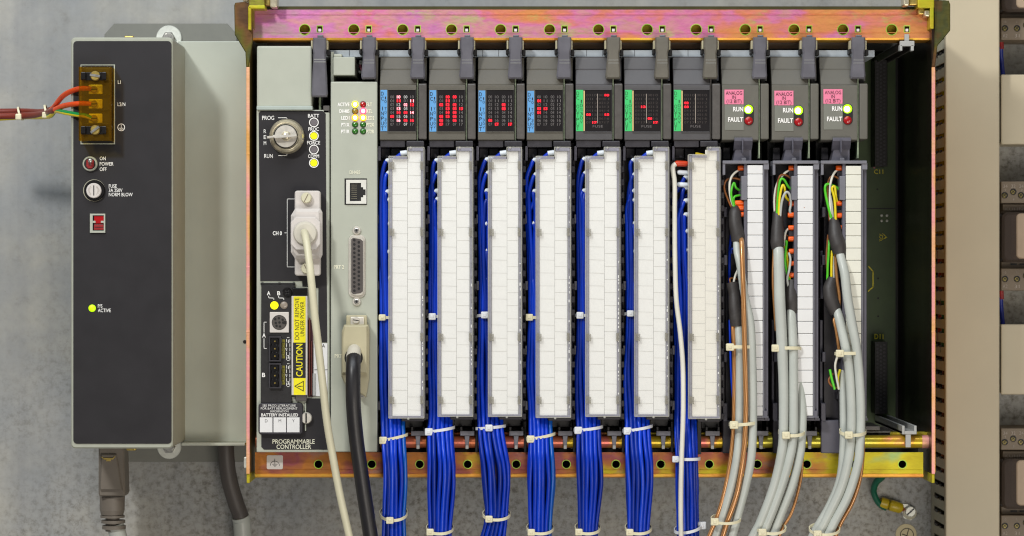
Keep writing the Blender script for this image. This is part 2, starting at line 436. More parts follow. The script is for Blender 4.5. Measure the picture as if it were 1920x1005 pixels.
        for k in range(n):
            mm = stripe[k % len(stripe)] if stripe else mat
            fs = []; uvs = []
            for i in range(len(Q)-1):
                a = i*n+k; b = i*n+(k+1)%n
                fs.append((a, b, b+n, a+n)); u0, u1 = k/n, (k+1)/n
                l0, l1 = Ls[i]/34, Ls[i+1]/34
                uvs.append([(u0,l0),(u1,l0),(u1,l1),(u0,l1)])
            # share one vertex block
            if k == 0: base = len(s.v); s.v += [tuple(v) for v in vs]
            ki = s.mi(mm)
            for f, u in zip(fs, uvs):
                s.f.append(tuple(base+j for j in f)); s.m.append(ki); s.s.append(True); s.uv.append(u)
        if cap:
            e = [tuple(v) for v in vs[:n]]; s.add(e, [tuple(range(n))], mat)
            e = [tuple(v) for v in vs[-n:]]; s.add(e, [tuple(range(n))], mat)
    def text(s, t, x, y, h, d, mat, w=None, align='c', rot=0, bold=0.0, sx=1.0):
        vs, fs = glyphs(t, bold)
        if not vs: return
        x0 = min(v[0] for v in vs); x1 = max(v[0] for v in vs); k = h/CAP
        kx = k*sx if w is None else w/(x1-x0)
        ox = {'c': -(x0+x1)/2, 'l': -x0, 'r': -x1}[align]
        ca, sa = math.cos(rot), math.sin(rot)
        out = []
        for a, b in vs:
            px = (a+ox)*kx; py = -(b-CAP/2)*k
            out.append(A(x + px*ca + py*sa, y - px*sa + py*ca, d))
        s.add(out, fs, mat)
    def rect(s, x0, y0, x1, y1, d, mat):
        s.add([A(x0,y0,d),A(x1,y0,d),A(x1,y1,d),A(x0,y1,d)], [(0,1,2,3)], mat)
    def line(s, x0, y0, x1, y1, w, d, mat):
        a = Vector((x0,y0)); b = Vector((x1,y1)); t = (b-a).normalized(); n = Vector((-t.y,t.x))*w/2; a = a-t*w/2; b = b+t*w/2
        s.add([A(*(a+n),d),A(*(b+n),d),A(*(b-n),d),A(*(a-n),d)], [(0,1,2,3)], mat)
    def build(s, name, parent, label=None):
        org = Vector(parent['_o']) if parent is not None else Vector((0,0,0))
        me = bpy.data.meshes.new(name)
        me.from_pydata([tuple(toB(v)-org) for v in s.v], [], s.f)
        for m in s.mats: me.materials.append(MATS[m])
        me.polygons.foreach_set('material_index', s.m); me.polygons.foreach_set('use_smooth', s.s)
        if any(u is not None for u in s.uv):
            uvl = me.uv_layers.new(name='UVMap').data
            for p, u in zip(me.polygons, s.uv):
                if u:
                    for li, c in zip(p.loop_indices, u): uvl[li].uv = c
        bm = bmesh.new(); bm.from_mesh(me); bmesh.ops.recalc_face_normals(bm, faces=bm.faces); bm.to_mesh(me); bm.free()
        o = bpy.data.objects.new(name, me); COL.objects.link(o)
        if parent is not None: o.parent = parent
        o['_o'] = tuple(org)
        if label: o['label'] = label
        ALL.append(o)
        return o
ALL = []
def thing(name, label, cat, x, y, d, group=None):
    o = bpy.data.objects.new(name, None); COL.objects.link(o)
    o.empty_display_size = .01
    o.location = toB(A(x, y, d)); o['_o'] = tuple(o.location)
    o['label'] = label; o['category'] = cat
    if group: o['group'] = group
    ALL.append(o)
    return o
def rrect(x0, y0, x1, y1, r, n=5):
    out = []
    for cx, cy, a0 in ((x1-r,y0+r,-90),(x1-r,y1-r,0),(x0+r,y1-r,90),(x0+r,y0+r,180)):
        for i in range(n+1):
            a = math.radians(a0+90*i/n); out.append((cx+r*math.cos(a), cy+r*math.sin(a)))
    return out
def circ(x, y, r, n=24): return [(x+r*math.cos(2*math.pi*i/n), y+r*math.sin(2*math.pi*i/n)) for i in range(n)]
def slotscrew(par, x, y, r, d, mat, ang=0, h=4, name='screw', cross=False):
    b = MB(); b.lathe(x, y, [(r, d), (r, d+h*.6), (r*.86, d+h)], mat, 24)
    s = b.build(name, par)
    g = MB(); c, q = math.cos(ang), math.sin(ang)
    for cc, qq in ([(c,q),(-q,c)] if cross else [(c,q)]):
        X, Y = ax(x, d+h), ay(y, d+h); L = r*(.55 if cross else .84); w = r*.13
        vs = [(X+cc*L-qq*w, Y+qq*L+cc*w), (X-cc*L-qq*w, Y-qq*L+cc*w), (X-cc*L+qq*w, Y-qq*L-cc*w), (X+cc*L+qq*w, Y+qq*L-cc*w)]
        g.add([(a,b2,d+h+.35) for a,b2 in vs], [(0,1,2,3)], 'black')
    g.build('slot', s)
    return s
# cable tie: a band round an ellipse with a head in front
def cable_tie(par, cx, y, hw, d, hd, hx, mat='tie', sag=0, tilt=0, hs=12, bw=6, hy=None):
    b = MB(); n = 36; X, Y = ax(cx, d), ay(y, d); hw *= S(d)
    rings = []
    for i in range(n):
        a = 2*math.pi*i/n; ca, sa = math.cos(a), math.sin(a)
        yy = Y + tilt*ca*hw + sag*sa
        for off, dy in ((0,-bw/2),(1.6,-bw/2),(1.6,bw/2),(0,bw/2)):
            rings.append((X+(hw+off)*ca, yy+dy, d+(hd+off)*sa))
    for k in range(4):
        b.add(rings, [(i*4+k, i*4+(k+1)%4, ((i+1)%n)*4+(k+1)%4, ((i+1)%n)*4+k) for i in range(n)], mat, k in (1,3))
    t = b.build('cable_tie', par)
    h = MB(); hxw = ax(hx, d)
    ca = max(-1, min(1, (hxw-X)/hw)); sa = math.sqrt(max(0, 1-ca*ca)); hy_ = Y + tilt*ca*hw + sag*sa
    dd = d + hd*sa
    h.wbox(hxw-hs/2, hxw+hs/2, hy_-hs*.46, hy_+hs*.46, dd-1, dd+7, mat, 2.0, 2)
    h.wbox(hxw-hs*.22, hxw+hs*.22, hy_-hs*.2, hy_+hs*.2, dd+6, dd+7.8, mat, .8, 1)
    h.build('tie_head', t)
    return t
# ================================================================== wall
w = MB(); w.wbox(-2600, 2600, -1900, 1900, -12, 0, 'wall_panel', 0); wo = w.build('wall', None); wo['kind'] = 'structure'

# ================================================================== power supply
ps = thing('power_supply', 'tall grey power supply box with a dark front panel, left of the rack', 'power supply', 230, 455, 0)
b = MB(); b.prism([(196,64),(214,44),(426,44),(444,64),(444,160),(196,160)], 2, 9, 'flange', bev=1)
b.build('mounting_plate', ps)
b = MB(); b.prism([(230,800),(466,800),(466,866),(230,866)], 2, 9, 'flange', bev=1); b.build('mounting_plate', ps)
b = MB()
b.prism(rrect(133,70,324,841,8), 9, 460, 'bezel', bev=2.5, smooth=True)
b.build('housing', ps)
b = MB(); X0 = ax(330,460); b.wbox(X0-20, ax(463,260), ay(77,260), ay(829,260), 9, 260, 'recess', 2)
b.build('side_housing', ps)
b = MB(); b.lathe(459,641,[(3.6,259),(3.6,260.6)],'black',16); b.build('screw_hole', ps)
b = MB(); b.wbox(ax(344,262), ax(463,262), ay(828.5,262), ay(833.5,262), 9, 300, 'sheet', 1); b.build('bottom_ledge', ps)
b = MB(); b.prism(rrect(137.5,77,321.5,832,7), 460, 461.2, 'panel'); fp = b.build('front_panel', ps)
b = MB(); D = 461.9
for t, x, y, h in (('L1',221,154,6.6),('L2/N',220.5,195.5,6.6),('ON',187,297,6.6),('POWER',187,307.3,6.6),('OFF',187,317.3,6.6),
                   ('FUSE',204,348.8,6.4),('3A 250V',204,356.8,6.4),('NORM BLOW',204,364.8,6.4),('P/S',183.5,573.7,6.4),('ACTIVE',183.5,582,6.4)):
    b.text(t, x, y, h, D, 'ink_white', align='l', bold=.004, sx=.78)
    if t in ('L1','L2/N','OFF','NORM BLOW'): b.build('lettering', fp); b = MB()
b.build('lettering', fp); b = MB()
b.ring(227.3, 238.8, 7, 5.9, D-.6, D, 'ink_white'); b.line(227.3,234,227.3,240,.9,D,'ink_white')
for i, hw in enumerate((4,2.6,1.2)): b.line(227.3-hw,240.3+i*1.6,227.3+hw,240.3+i*1.6,.8,D,'ink_white')
b.build('ground_symbol', fp)
# terminal block
b = MB(); b.prism([(151,121),(215.5,121),(215.5,270.5),(151,270.5)], 461, 464, 'sheet', holes=[[(152.6,122.6),(213.4,122.6),(213.4,268.8),(152.6,268.8)]])
b.box(152.8,123,213.3,268.6,461.2,462.4,'black',0)
tb = b.build('terminal_block', ps)
b = MB(); b.box(160,128,206,262,462.4,474,'dark',1)
for i in range(4): b.box(160,151+i*27.3-1.5,206,151+i*27.3+1.5,474,480,'blackgloss',.5)
b.build('terminal_base', tb)
for i in range(3):
    y = 167.5+27.2*i
    b = MB(); b.box(166,y-9,192,y+9,474,479,'brass_plate',1.5); b.lathe(176,y,[(6.5,479),(6.5,483),(5,484.5)],'brass',20)
    b.box(170,y-1,182,y+1,484.6,485.2,'black',0); b.build('terminal_screw', tb)
b = MB(); k = .5
b.box(147.5,125,209,264,505,507.5,'amber_cover',.6); b.box(147.5,125,151,264,466,505,'amber_cover',.4); b.box(205.8,125,209,264,466,505,'amber_cover',.4)
b.build('amber_cover', tb)
for y0, a in ((135.5,.15),(237,-.65)):
    b = MB(); b.box(151.5,y0,198.5,y0+15,507.5,509,'blackgloss',.4)
    for xx in (151.5,190.5): b.box(xx,y0-.5,xx+8.5,y0+13.5,509,517,'blackgloss',1.2)
    t = b.build('cover_bracket', tb)
    b = MB(); b.lathe(178,y0+6.5,[(9,509),(9,513),(7.5,515)],'brass',24)
    X, Y = ax(178,516), ay(y0+6,516)
    c, q = math.cos(a), math.sin(a)
    b.add([(X+c*9.5-q*2.2,Y+q*9.5+c*2.2,517),(X-c*9.5-q*2.2,Y-q*9.5+c*2.2,517),(X-c*9.5+q*2.2,Y-q*9.5-c*2.2,517),(X+c*9.5+q*2.2,Y+q*9.5-c*2.2,517)],[(0,1,2,3)],'steel')
    b.build('screw', t)
# switch
b = MB(); b.lathe(168.3,307,[(14,461),(14,466),(12.5,468)],'sheet',32); b.lathe(168.3,307,[(10.8,468.2),(10.8,468.6)],'black',28)
sw = b.build('power_switch', ps)
b = MB(); b.prism([(161.5,301),(164,299),(172.6,299),(175.5,301),(175.5,312),(172,316),(165,316),(161.5,312)],468.6,472,'red_plastic',bev=1); b.build('switch_bezel', sw)
b = MB(); b.tube([(168.5,309,470),(168.6,305,478),(169,301,484)],[2.8,2.8,4],'steel',n=14); b.dome(169,301,4.3,484,3,'steel'); b.build('lever', sw)
# fuse holder
b = MB(); b.lathe(176.5,357,[(20,461),(20,464),(18.5,468),(15.5,468)],'blackgloss',40); b.ring(176.5,357,20.6,19.6,461,463,'duct_dark'); fh = b.build('fuse_holder', ps)
b = MB(); b.lathe(175.6,357.3,[(14.2,468),(14.2,472),(13,473.5)],'plug_ivory',32); b.rect(174.9,347.5,176.7,366.5,473.9,'ink_black')
for a in range(-4,5):
    for sgn in (0, math.pi):
        aa = math.radians(a*13)+sgn; b.line(175.6+7.5*math.cos(aa),357.3+7.5*math.sin(aa),175.6+11*math.cos(aa),357.3+11*math.sin(aa),.5,473.9,'taupe_ink')
b.build('fuse_cap', fh)
# selector
b = MB(); b.prism([(168.6,400.6),(197.2,400.6),(197.2,436.4),(168.6,436.4)],461,465,'sheet',holes=[[(173.6,403.6),(194.6,403.6),(194.6,432.4),(173.6,432.4)]])
b.box(173,403,195,433,461,461.8,'blackgloss',0); b.box(173.6,414,179,418,461.8,464.6,'sheet',.4); b.box(189,414,194.6,418,461.8,464.6,'sheet',.4)
se = b.build('voltage_selector', ps)
b = MB(); b.box(176.5,404.6,194.4,419,461.8,462.8,'lamp_dark_red',.3); b.box(176,421,194.4,431,461.8,464.4,'red_plastic',.8); b.line(178,426,193,426,1.1,464.8,'black'); b.build('selector_slide', se)
b = MB(); b.dome(172.8,578,7,461.2,3.2,'lamp_lime'); b.build('indicator_lamp', ps)
for (x,y,r,ys) in ((316.5,71.5,26,0),(317,838,24.5,0)):
    b = MB(); b.lathe(x,y,[(r,9),(r,13),(r-1.2,14)],'zinc_white',40); wsh = b.build('washer', ps)
    b = MB(); b.lathe(x-1,y,[(14,14),(14,22),(12,24)],'steel',6); b.lathe(x-1,y,[(11,24),(9.5,29)],'steel',24); b.build('bolt', wsh)
for x, y in ((243,70.5),(247,841.5)):
    b = MB(); Y = ay(y,430); sg = -1 if y < 500 else 1
    b.wbox(ax(x-9,430),ax(x+9,430),Y-3,Y+3,418,440,'brass',2.5,3); b.build('screw', ps)

# mains harness
hs = thing('wire_harness', 'brown and green yellow mains wires tied together, running left from the amber terminals', 'wires', 60, 213, 300)
b = MB(); b.tube([(-40,210,240),(40,209,260),(78,210,310),(97,205,380),(118,180,440),(140,168.5,470),(158,166,478),(172,167,482)],[5.2,5.2,5.2,5.2,5.2,5,5,4],'brown_wire',n=14); b.build('brown_wire', hs)
b = MB(); b.tube([(-40,210,240),(40,209,260),(78,210,310),(95,205.5,370),(100,203,386)],[6.2,6.2,6,5.8,5.5],'brown_sleeve',n=14); b.tube([(-40,218,252),(40,217,275),(78,214,330),(98,208,400),(105,205,415)],[6.4,6.4,6.2,5.9,5.5],'brown_sleeve',n=14); b.build('wire_sleeve', hs)  # darker red-brown tubes over the left length of both brown wires
b = MB(); b.tube([(-40,217,252),(40,216,275),(78,214,330),(98,208,400),(118,199,440),(140,195,470),(158,194,478),(172,195,482)],[5.2,5.2,5.2,5.2,5.2,5,5,4],'brown_wire',n=14); b.build('brown_wire', hs)
b = MB(); b.tube([(-40,224,240),(40,219,262),(76,219,320),(94,217,380),(104,208,410),(122,211,450),(147,215.5,476),(160,217,480),(172,222,482)],[5.4,5.4,5,5,4.8,4.6,4.6,4.6,4],'yellow_wire',n=15,
       stripe=['ground_green']*4+['yellow_wire']*4+['ground_green']*3+['yellow_wire']*4); b.build('green_yellow_wire', hs)
for x, y, d, hx in ((38,213,268,35),(88,209.5,355,84)):
    b = MB(); n = 24; X, Y = ax(x,d), ay(y,d); R = []
    for i in range(n):
        a = 2*math.pi*i/n
        for o, dx in ((0,-2),(1.5,-2),(1.5,2),(0,2)): R.append((X+dx+4*math.cos(a),Y+(12+o)*math.cos(a),d+(12+o)*math.sin(a)))
    for k2 in range(4): b.add(R,[(i*4+k2,i*4+(k2+1)%4,((i+1)%n)*4+(k2+1)%4,((i+1)%n)*4+k2) for i in range(n)],'tie',k2 in (1,3))
    t = b.build('cable_tie', hs); b = MB(); b.wbox(X-7,X+5,Y+1,Y+13,d+8,d+17,'tie',2); b.build('tie_head', t)

# plug below the supply
pg = thing('cable_plug', 'taupe cable plug with ribbed strain relief hanging below the power supply', 'plug', 210, 900, 200)
b = MB(); b.prism([(184.5,835),(232,835),(234.5,925),(232,931),(186,931),(184.5,925)],150,215,'plug_taupe',bev=3)
b.prism([(190,852),(218,852),(229,919),(187,919)],215,223,'plug_taupe',bev=2); b.build('plug_body', pg)
b = MB(); b.line(191,857,195,860.5,1.6,225.5,'brass'); b.box(194,858.5,212,862,223,227,'brass',.6); b.line(211,860.5,215.5,856,1.6,225.5,'brass'); b.box(199,861,207,865,223,226,'brass',.6); b.build('retaining_clip', pg)
b = MB()
X = ax(210.5,180)
def vtube(bm, x, d, y0, y1, r0, r1, m, n=28):
    X0 = ax(x,d); Y0, Y1 = ay(y0,d), ay(y1,d)
    c = lambda r, Y: [(X0+r*math.cos(2*math.pi*i/n), Y, d+r*math.sin(2*math.pi*i/n)) for i in range(n)]
    bm.add(c(r0,Y0)+c(r1,Y1), [(i,(i+1)%n,n+(i+1)%n,n+i) for i in range(n)], m, True)
    bm.add(c(r0,Y0), [tuple(range(n))], m); bm.add(c(r1,Y1), [tuple(range(n))], m)
vtube(b,210.5,180,931,956,25,24.5,'plug_taupe'); vtube(b,210.5,180,956,965,24.5,22,'plug_taupe'); vtube(b,211,180,965,996,14,14,'plug_taupe')
for i,y in enumerate((966,975,985)): vtube(b,211+i*1.4,180,y,y+4.2+i*1.2,24-i*.3,24-i*.3,'plug_taupe')
vtube(b,215,180,963,998,5,5,'plug_taupe')
b.build('strain_relief', pg)
b = MB(); b.tube([(216,985,180),(222,1006,180),(236,1060,180)],17,'cable_grey',n=18); b.build('cable', pg)

pc = thing('power_cable', 'thick dark grey cable running down the wall between power supply and rack', 'cable', 440, 920, 60)
b = MB(); b.tube([(424,780,90),(424,850,90),(430,900,80),(443,945,70),(452,975,60),(456,1050,50)],16.5,'cable_dark',n=20); b.build('cable_jacket', pc)
b = MB(); b.tube([(450.5,968,63),(454,985,58),(458,1060,50)],18,'cable_grey',n=20); b.build('cable_sleeve', pc)

# ================================================================== chassis
ch = thing('equipment_rack', 'iridescent gold and pink plated metal rack holding all the modules', 'rack', 960, 502.5, 0)
HX = [571.5,663.5,755,846.5,938.5,1030.5,1122.3,1213.7,1305.4,1397.5,1489,1580.6,1672]
SX = [599.6,691.4,783.2,875,966.8,1058.5,1150,1241.8,1333.5,1425.2,1517,1608.8,1700.5]
DR = 452
b = MB()
holes = [circ(x,55.5,9.7) for x in HX] + [[(x-4.6,49.2),(x+4.6,49.2),(x+4.6,60),(x-4.6,60)] for x in SX]
b.prism([(474,18),(1744,18),(1744,71),(474,71)], DR-4, DR, 'chrom_top', holes=holes)
for y0, y1, d0, d1 in ((18,26,DR-1,DR+1.6),): pass
b.profx([(ay(71,DR),DR),(ay(74.5,DR),DR-1.5),(ay(76,DR),DR-6),(ay(76,DR),DR-60),(ay(73,DR),DR-60),(ay(72,DR),DR-6),(ay(71,DR),DR-4)], ax(474,DR), ax(1744,DR), 'chrom_lip')
b.profx([(ay(26,DR),DR+.1),(ay(27,DR),DR+1.4),(ay(27.6,DR),DR+1.4),(ay(28,DR),DR+.1)], ax(480,DR), ax(1740,DR), 'chrom_top')
b.profx([(ay(60.6,DR),DR+.1),(ay(61,DR),DR+.7),(ay(61.6,DR),DR+.7),(ay(62,DR),DR+.1)], ax(480,DR), ax(1740,DR), 'chrom_top')
for x in HX: b.ring(x,55.5,11.0,9.6,DR+.1,DR+.5,'chrom_ring')
for x in SX:
    o = [(x-6,47.6),(x+6,47.6),(x+6,61.4),(x-6,61.4)]; h = [(x-4.6,49.2),(x+4.6,49.2),(x+4.6,60),(x-4.6,60)]
    b.prism(o, DR+.1, DR+.45, 'chrom_ring', holes=[h])
tr = b.build('top_rail', ch)
b = MB(); b.profx([(ay(18,DR),DR-1),(ay(11.5,DR),DR-7),(ay(11,DR),DR-9),(ay(11,DR),DR-190),(ay(13,DR),DR-190),(ay(18,DR),DR-9)], ax(474,DR), ax(1744,DR), 'rail_back'); b.build('rail_flange', tr)
b = MB(); b.wbox(ax(474,DR), ax(1744,DR), ay(20,DR), ay(70,DR), DR-24, DR-20, 'chrom_olive', 0); b.build('inner_rail', tr)
for x in SX:
    b = MB(); b.box(x-2.8,53.8,x+2.8,59.2,DR-22,DR-3,'block_white',.6); b.build('guide_tip', tr)
# bottom rail
BHX = [597,697,787,877,968,1062,1155,1239,1330,1420,1513,1602,1692]
DB = 440
b = MB()
holes = [circ(x,870.5,7.2) for x in BHX]
b.prism([(478,848),(1731,848),(1731,888),(478,888)], DB-4, DB, 'chrom_bot', holes=holes)
b.profx([(ay(888,DB),DB-4),(ay(888,DB),DB),(ay(889,DB),DB+2),(ay(893.5,DB),DB+2),(ay(895.5,DB),DB-1),(ay(895.5,DB),DB-60),(ay(893,DB),DB-60),(ay(892,DB),DB-4)], ax(478,DB), ax(1731,DB), 'chrom_lip')
b.profx([(ay(879.5,DB),DB+.1),(ay(880,DB),DB+.8),(ay(880.8,DB),DB+.8),(ay(881.2,DB),DB+.1)], ax(480,DB), ax(1729,DB), 'chrom_bot')
for x in BHX: b.ring(x,870.5,8.6,7.2,DB+.1,DB+.5,'chrom_ring')
br = b.build('bottom_rail', ch)
b = MB(); b.prism(rrect(500,853.5,530.5,880,3),DB,DB+1,'plug_ivory',bev=.4)
b2 = MB(); x, y, D = 515.3, 866.5, DB+1.3
b2.line(x,860.5,x,870,.9,D,'ink_black'); b2.line(x-5,870.3,x+5,870.3,.9,D,'ink_black'); b2.line(x-3,872.4,x+3,872.4,.8,D,'ink_black'); b2.line(x-1.2,874.2,x+1.2,874.2,.8,D,'ink_black')
pr = [(x+8.5*math.cos(math.radians(a)), 873+8.5*math.sin(math.radians(a))) for a in range(180,361,15)]
for (xa,ya),(xb,yb) in zip(pr,pr[1:]): b2.line(xa,ya,xb,yb,.8,D,'ink_black')
gl = b.build('ground_label', br); b2.build('ground_symbol', gl)
# tube rail and pegs
b = MB(); n = 28; X0, X1, Y = ax(480,432), ax(1738,432), ay(828,432)
c = lambda X, r: [(X, Y+r*math.cos(2*math.pi*i/n), 432+r*math.sin(2*math.pi*i/n)) for i in range(n)]
b.add(c(X0,12)+c(X1,12), [(i,(i+1)%n,n+(i+1)%n,n+i) for i in range(n)], 'chrom_tube', True); b.add(c(X1,12), [tuple(range(n))], 'chrom_tube')
b.add(c(ax(1728,432),12.6)+c(X1+10,12.6), [(i,(i+1)%n,n+(i+1)%n,n+i) for i in range(n)], 'chrom_edge', True)
b.build('round_rail', ch)
b = MB(); b.box(480,811,1742,816,380,420,'chrom_tube',1); b.build('rail_strip', ch)
# side plates
for sgn in (-1, 1):
    X = ax(465.5,480) if sgn < 0 else ax(1750.5,480)
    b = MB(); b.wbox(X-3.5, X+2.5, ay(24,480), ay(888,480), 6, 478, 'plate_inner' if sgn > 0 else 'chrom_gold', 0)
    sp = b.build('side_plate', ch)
    b = MB(); b.wbox(X+sgn*3.5-.5, X+sgn*3.5+.5, ay(130,480), ay(886,480), 8, 476, 'chrom_lip', 0); b.build('outer_face', sp)
    b = MB(); b.wbox(X-3.6, X+2.6, ay(126,480), ay(888.5,480), 477, 481.5, 'chrom_edge', .5)
    for y in (288,500,622,745): b.wbox(X-4.0, X+3.0, ay(y,480)-1, ay(y,480)+1, 480, 482, 'chrom_edge', .5)
    b.build('plate_edge', sp)
    b = MB(); b.wbox(X-3.4, X+2.4, ay(888.5,480), ay(906,480), 200, 478, 'chrom_olive', 1); b.build('plate_foot', sp)
    b = MB()
    if sgn < 0:
        P_ = [(439,10),(441,5),(460,3),(470,8),(474,60),(474,76),(466,126),(461.5,126),(460,98),(440,65)]
    else:
        P_ = [(1750,0),(1779,1),(1782,8),(1782,57),(1758,86),(1753.5,126),(1747,126),(1752,88),(1752,40)]
    b.prism(P_, 474, 480.5, 'chrom_ear', bev=1.6); b.build('plate_ear', sp)
# corner brackets and bolts
b = MB(); b.box(466,-30,496,14,430,492,'chrom_gold',2); b.box(466,10,497,16.5,440,494,'chrom_olive',1.6); b.box(465,12,471,56,440,494,'chrom_olive',1.6); b.box(471,16,477,54,440,470,'chrom_gold',1)
br1 = b.build('corner_bracket', ch)
b = MB(); b.box(497,-20,506,10,455,480,'brass',1.5); b.box(506,-20,519.5,14,446,488,'nickel',3); b.box(455,-20,466,3.5,440,470,'nickel',3); b.build('bolt', br1)
b = MB(); b.box(1721,-20,1752,15,440,492,'chrom_olive',2); b.box(1744,12,1751,54,440,492,'chrom_olive',1.6); 
br2 = b.build('corner_bracket', ch)
b = MB(); b.box(1694,-20,1705,11,446,486,'nickel',3); b.box(1705,-20,1721,9,455,480,'brass',1.5); b.box(1722,16,1735,27,450,472,'brass',2); b.box(1733,18,1746,31,448,482,'nickel',3); b.build('bolt', br2)
b = MB(); b.box(457,857,464.5,878,300,320,'zinc_white',2); b.build('side_bolt', ch)
# inside
b = MB(); b.wbox(ax(466,480), ax(1750,480), ay(76,480)*1.0, ay(848,480), 8, 14, 'dark', 0); b.build('back_plate', ch)
b = MB(); b.wbox(ax(470,480), ax(1746,480), ay(18,480), ay(22,480), 14, 300, 'dark', 0); b.build('inner_plate', ch); b = MB(); b.wbox(ax(478,440), ax(1731,440), ay(845,440), ay(892,440), 370, 376, 'dark', 0); b.build('inner_plate', ch)  # lower dark sheet added so the holes of the bottom rail look dark
b = MB(); b.box(500,78,1600,92,330,400,'strip_grey',1); b.box(500,94,1640,107,300,434,'bar_grey',1)
for x in (655,720,860,905,935,1100,1130,1190,1290,1330,1345,1500): b.line(x,94,x,105,.8,434.6,'dark2')
b.build('guide_bar', ch)
# round end of slot: two plastic card guides in the empty slot
b = MB(); b.wbox(ax(1687,455)-0, ax(1714,455), ay(77,455), ay(87,455), 448, 460, 'guide', 1)
b.box(1687,84,1692,95,440,460,'guide',.8); b.box(1708,84,1713.5,95,440,460,'guide',.8); b.box(1696,64,1705,79,452,456,'guide',1)
Xl, Xr = ax(1688,455), ax(1713,455)
b.wbox(Xl, Xl+4, ay(80,455), ay(93,455), 60, 448, 'strip_grey', 1); b.wbox(Xr-4, Xr, ay(80,455), ay(93,455), 60, 448, 'strip_grey', 1); b.wbox(Xl, Xr, ay(78,455), ay(83,455), 60, 448, 'strip_grey', 1)
b.build('card_guide', ch)
b = MB(); Xl, Xr = ax(1691,455), ax(1718.5,455); Y0, Y1 = ay(798,455), ay(814,455)
b.wbox(Xl, Xl+5, Y0, Y1, 60, 458, 'guide', 1); b.wbox(Xr-5, Xr, Y0, Y1, 60, 458, 'guide', 1); b.wbox(Xl, Xr, Y1-6, Y1+.5, 60, 457, 'guide', 1)
b.box(1698,814,1708,839,452,456,'guide',1)
b.build('card_guide', ch)
b = MB(); b.box(1600,799,1650,807,300,430,'strip_grey',1); b.box(1600,808,1670,818,300,420,'strip_grey',1); b.build('guide_rack', ch)
# backplane
b = MB(); b.wbox(ax(1560,60), ax(1679,60), ay(96,60), ay(800,60), 30, 60, 'pcb', 0)
b.wbox(ax(1560,60), ax(1679,60), ay(390,60), ay(392,60), 60, 60.6, 'black', 0)
bp = b.build('backplane', ch)
for y0, y1 in ((112,312),(641,776)):
    b = MB(); b.box(1640,y0,1664,y1,60,120,'black',1)
    yy = y0+6
    i = 0
    while yy < y1-4:
        for xx in (1645.5,1652,1658.5):
            o = 3 if xx == 1652 else 0
            b.lathe(xx,yy+o,[(2.2,120),(2.2,121.2)],'dark2',10)
        yy += 7
    b.build('card_connector', bp)
b = MB()
b.text('C11',1647.5,322,8,60.8,'yellow_ink',w=17); b.text('D11',1648,631,9,60.8,'yellow_ink',w=17,bold=.02)
for p, q in (((1629,500),(1637,509)),((1637,509),(1637,538)),((1637,538),(1628,546))): b.line(*p,*q,2,60.9,'yellow_ink')
for yy in (441,447): b.line(1649,yy-2,1653,yy,.9,60.9,'yellow_ink'); b.line(1649,yy+2,1653,yy,.9,60.9,'yellow_ink')
b.line(1649,452,1663,445,.9,60.9,'yellow_ink'); b.line(1655,438,1663,445,.9,60.9,'yellow_ink'); b.line(1655,441,1655,449,.9,60.9,'yellow_ink'); b.line(1655,449,1662,444,.9,60.9,'yellow_ink')
for x, y in ((1653,404),(1663,404),(1653,414),(1663,414)): b.dome(x,y,2.9,60.5,2,'zinc_white',12)
for x, y in ((1646.5,522),(1646.5,559),(1646.5,593),(1645,355)): b.lathe(x,y,[(2,60.5),(2,60.9)],'black',12)
b.dome(1639,314,1.8,60.5,1.5,'label_pink',10)
b.build('board_marking', bp)
# latches
LX = [598.5,690.5,782.3,874.3,965.5,1057,1149,1240.5,1331.5,1424,1516,1608.5]
for i, x in enumerate(LX):
    m = 'latch_rough' if i in (6,7,8) else 'latch'
    b = MB()
    if i == 0:
        pts = [(x-11.5,70.5),(x+12.5,70.5),(x+13,90),(x+11.5,100),(x+15.5,176),(x+14,181.5),(x-13,181.5),(x-14.5,176),(x-11,100),(x-12.5,90)]
    else:
        pts = [(x-12.5,69.5),(x+12.5,69.5),(x+13,88),(x+10.5,101),(x+13,142),(x+11.5,147.5),(x-13.5,147.5),(x-15,142),(x-11,101),(x-13,88)]
    if i: pts = [(px+1.5, py) for px, py in pts]
    b.prism(pts, 462, 484, m, bev=2.6)
    if i == 0: b.box(x-10,110.5,x+11.5,112,484,484.5,'latch_tip',.1); b.box(x-9.8,115.3,x+11.8,116.8,484,484.5,'latch_tip',.1)
    else: b.box(x-8.5,112,x+11,113,484,484.4,'latch_tip',.1); b.box(x-8.5,117.6,x+11.5,118.6,484,484.4,'latch_tip',.1)
    l = b.build('locking_latch', ch)
    b = MB(); b.box(x-3.5,65.5,x+7.5,72,456,470,'latch',1.2); b.box(x-15.5,76,x-12,92,440,466,'plug_khaki',1); b.box(x+12.8,76,x+16.6,93,440,466,'plug_khaki',1)
    b.box(x-17,92,x-12,101,430,460,'black',1); b.box(x+13.5,93,x+20,104,430,460,'black',1)
    b.build('latch_hook', l)
for i in range(12):
    x = 784+92*i if i < 6 else 784+91.2*i+5
    if i in (10,): x = 1697
    if i == 11: continue
    b = MB(); b.box(x-13.5,808,x+13.5,817,445,454,'arm_light',1); b.prism([(x-5,817),(x+4.5,817),(x+3,835),(x-3.5,835)],445,452,'arm_light',bev=.8); b.box(x-3.2,835,x+2.8,842,446,454,'guide',1)
    b.box(x-13.5,800,x-9,808,440,452,'dark',1); b.box(x+9,800,x+13.5,808,440,452,'dark',1)
    if i < 10: b.build('guide_peg', ch)
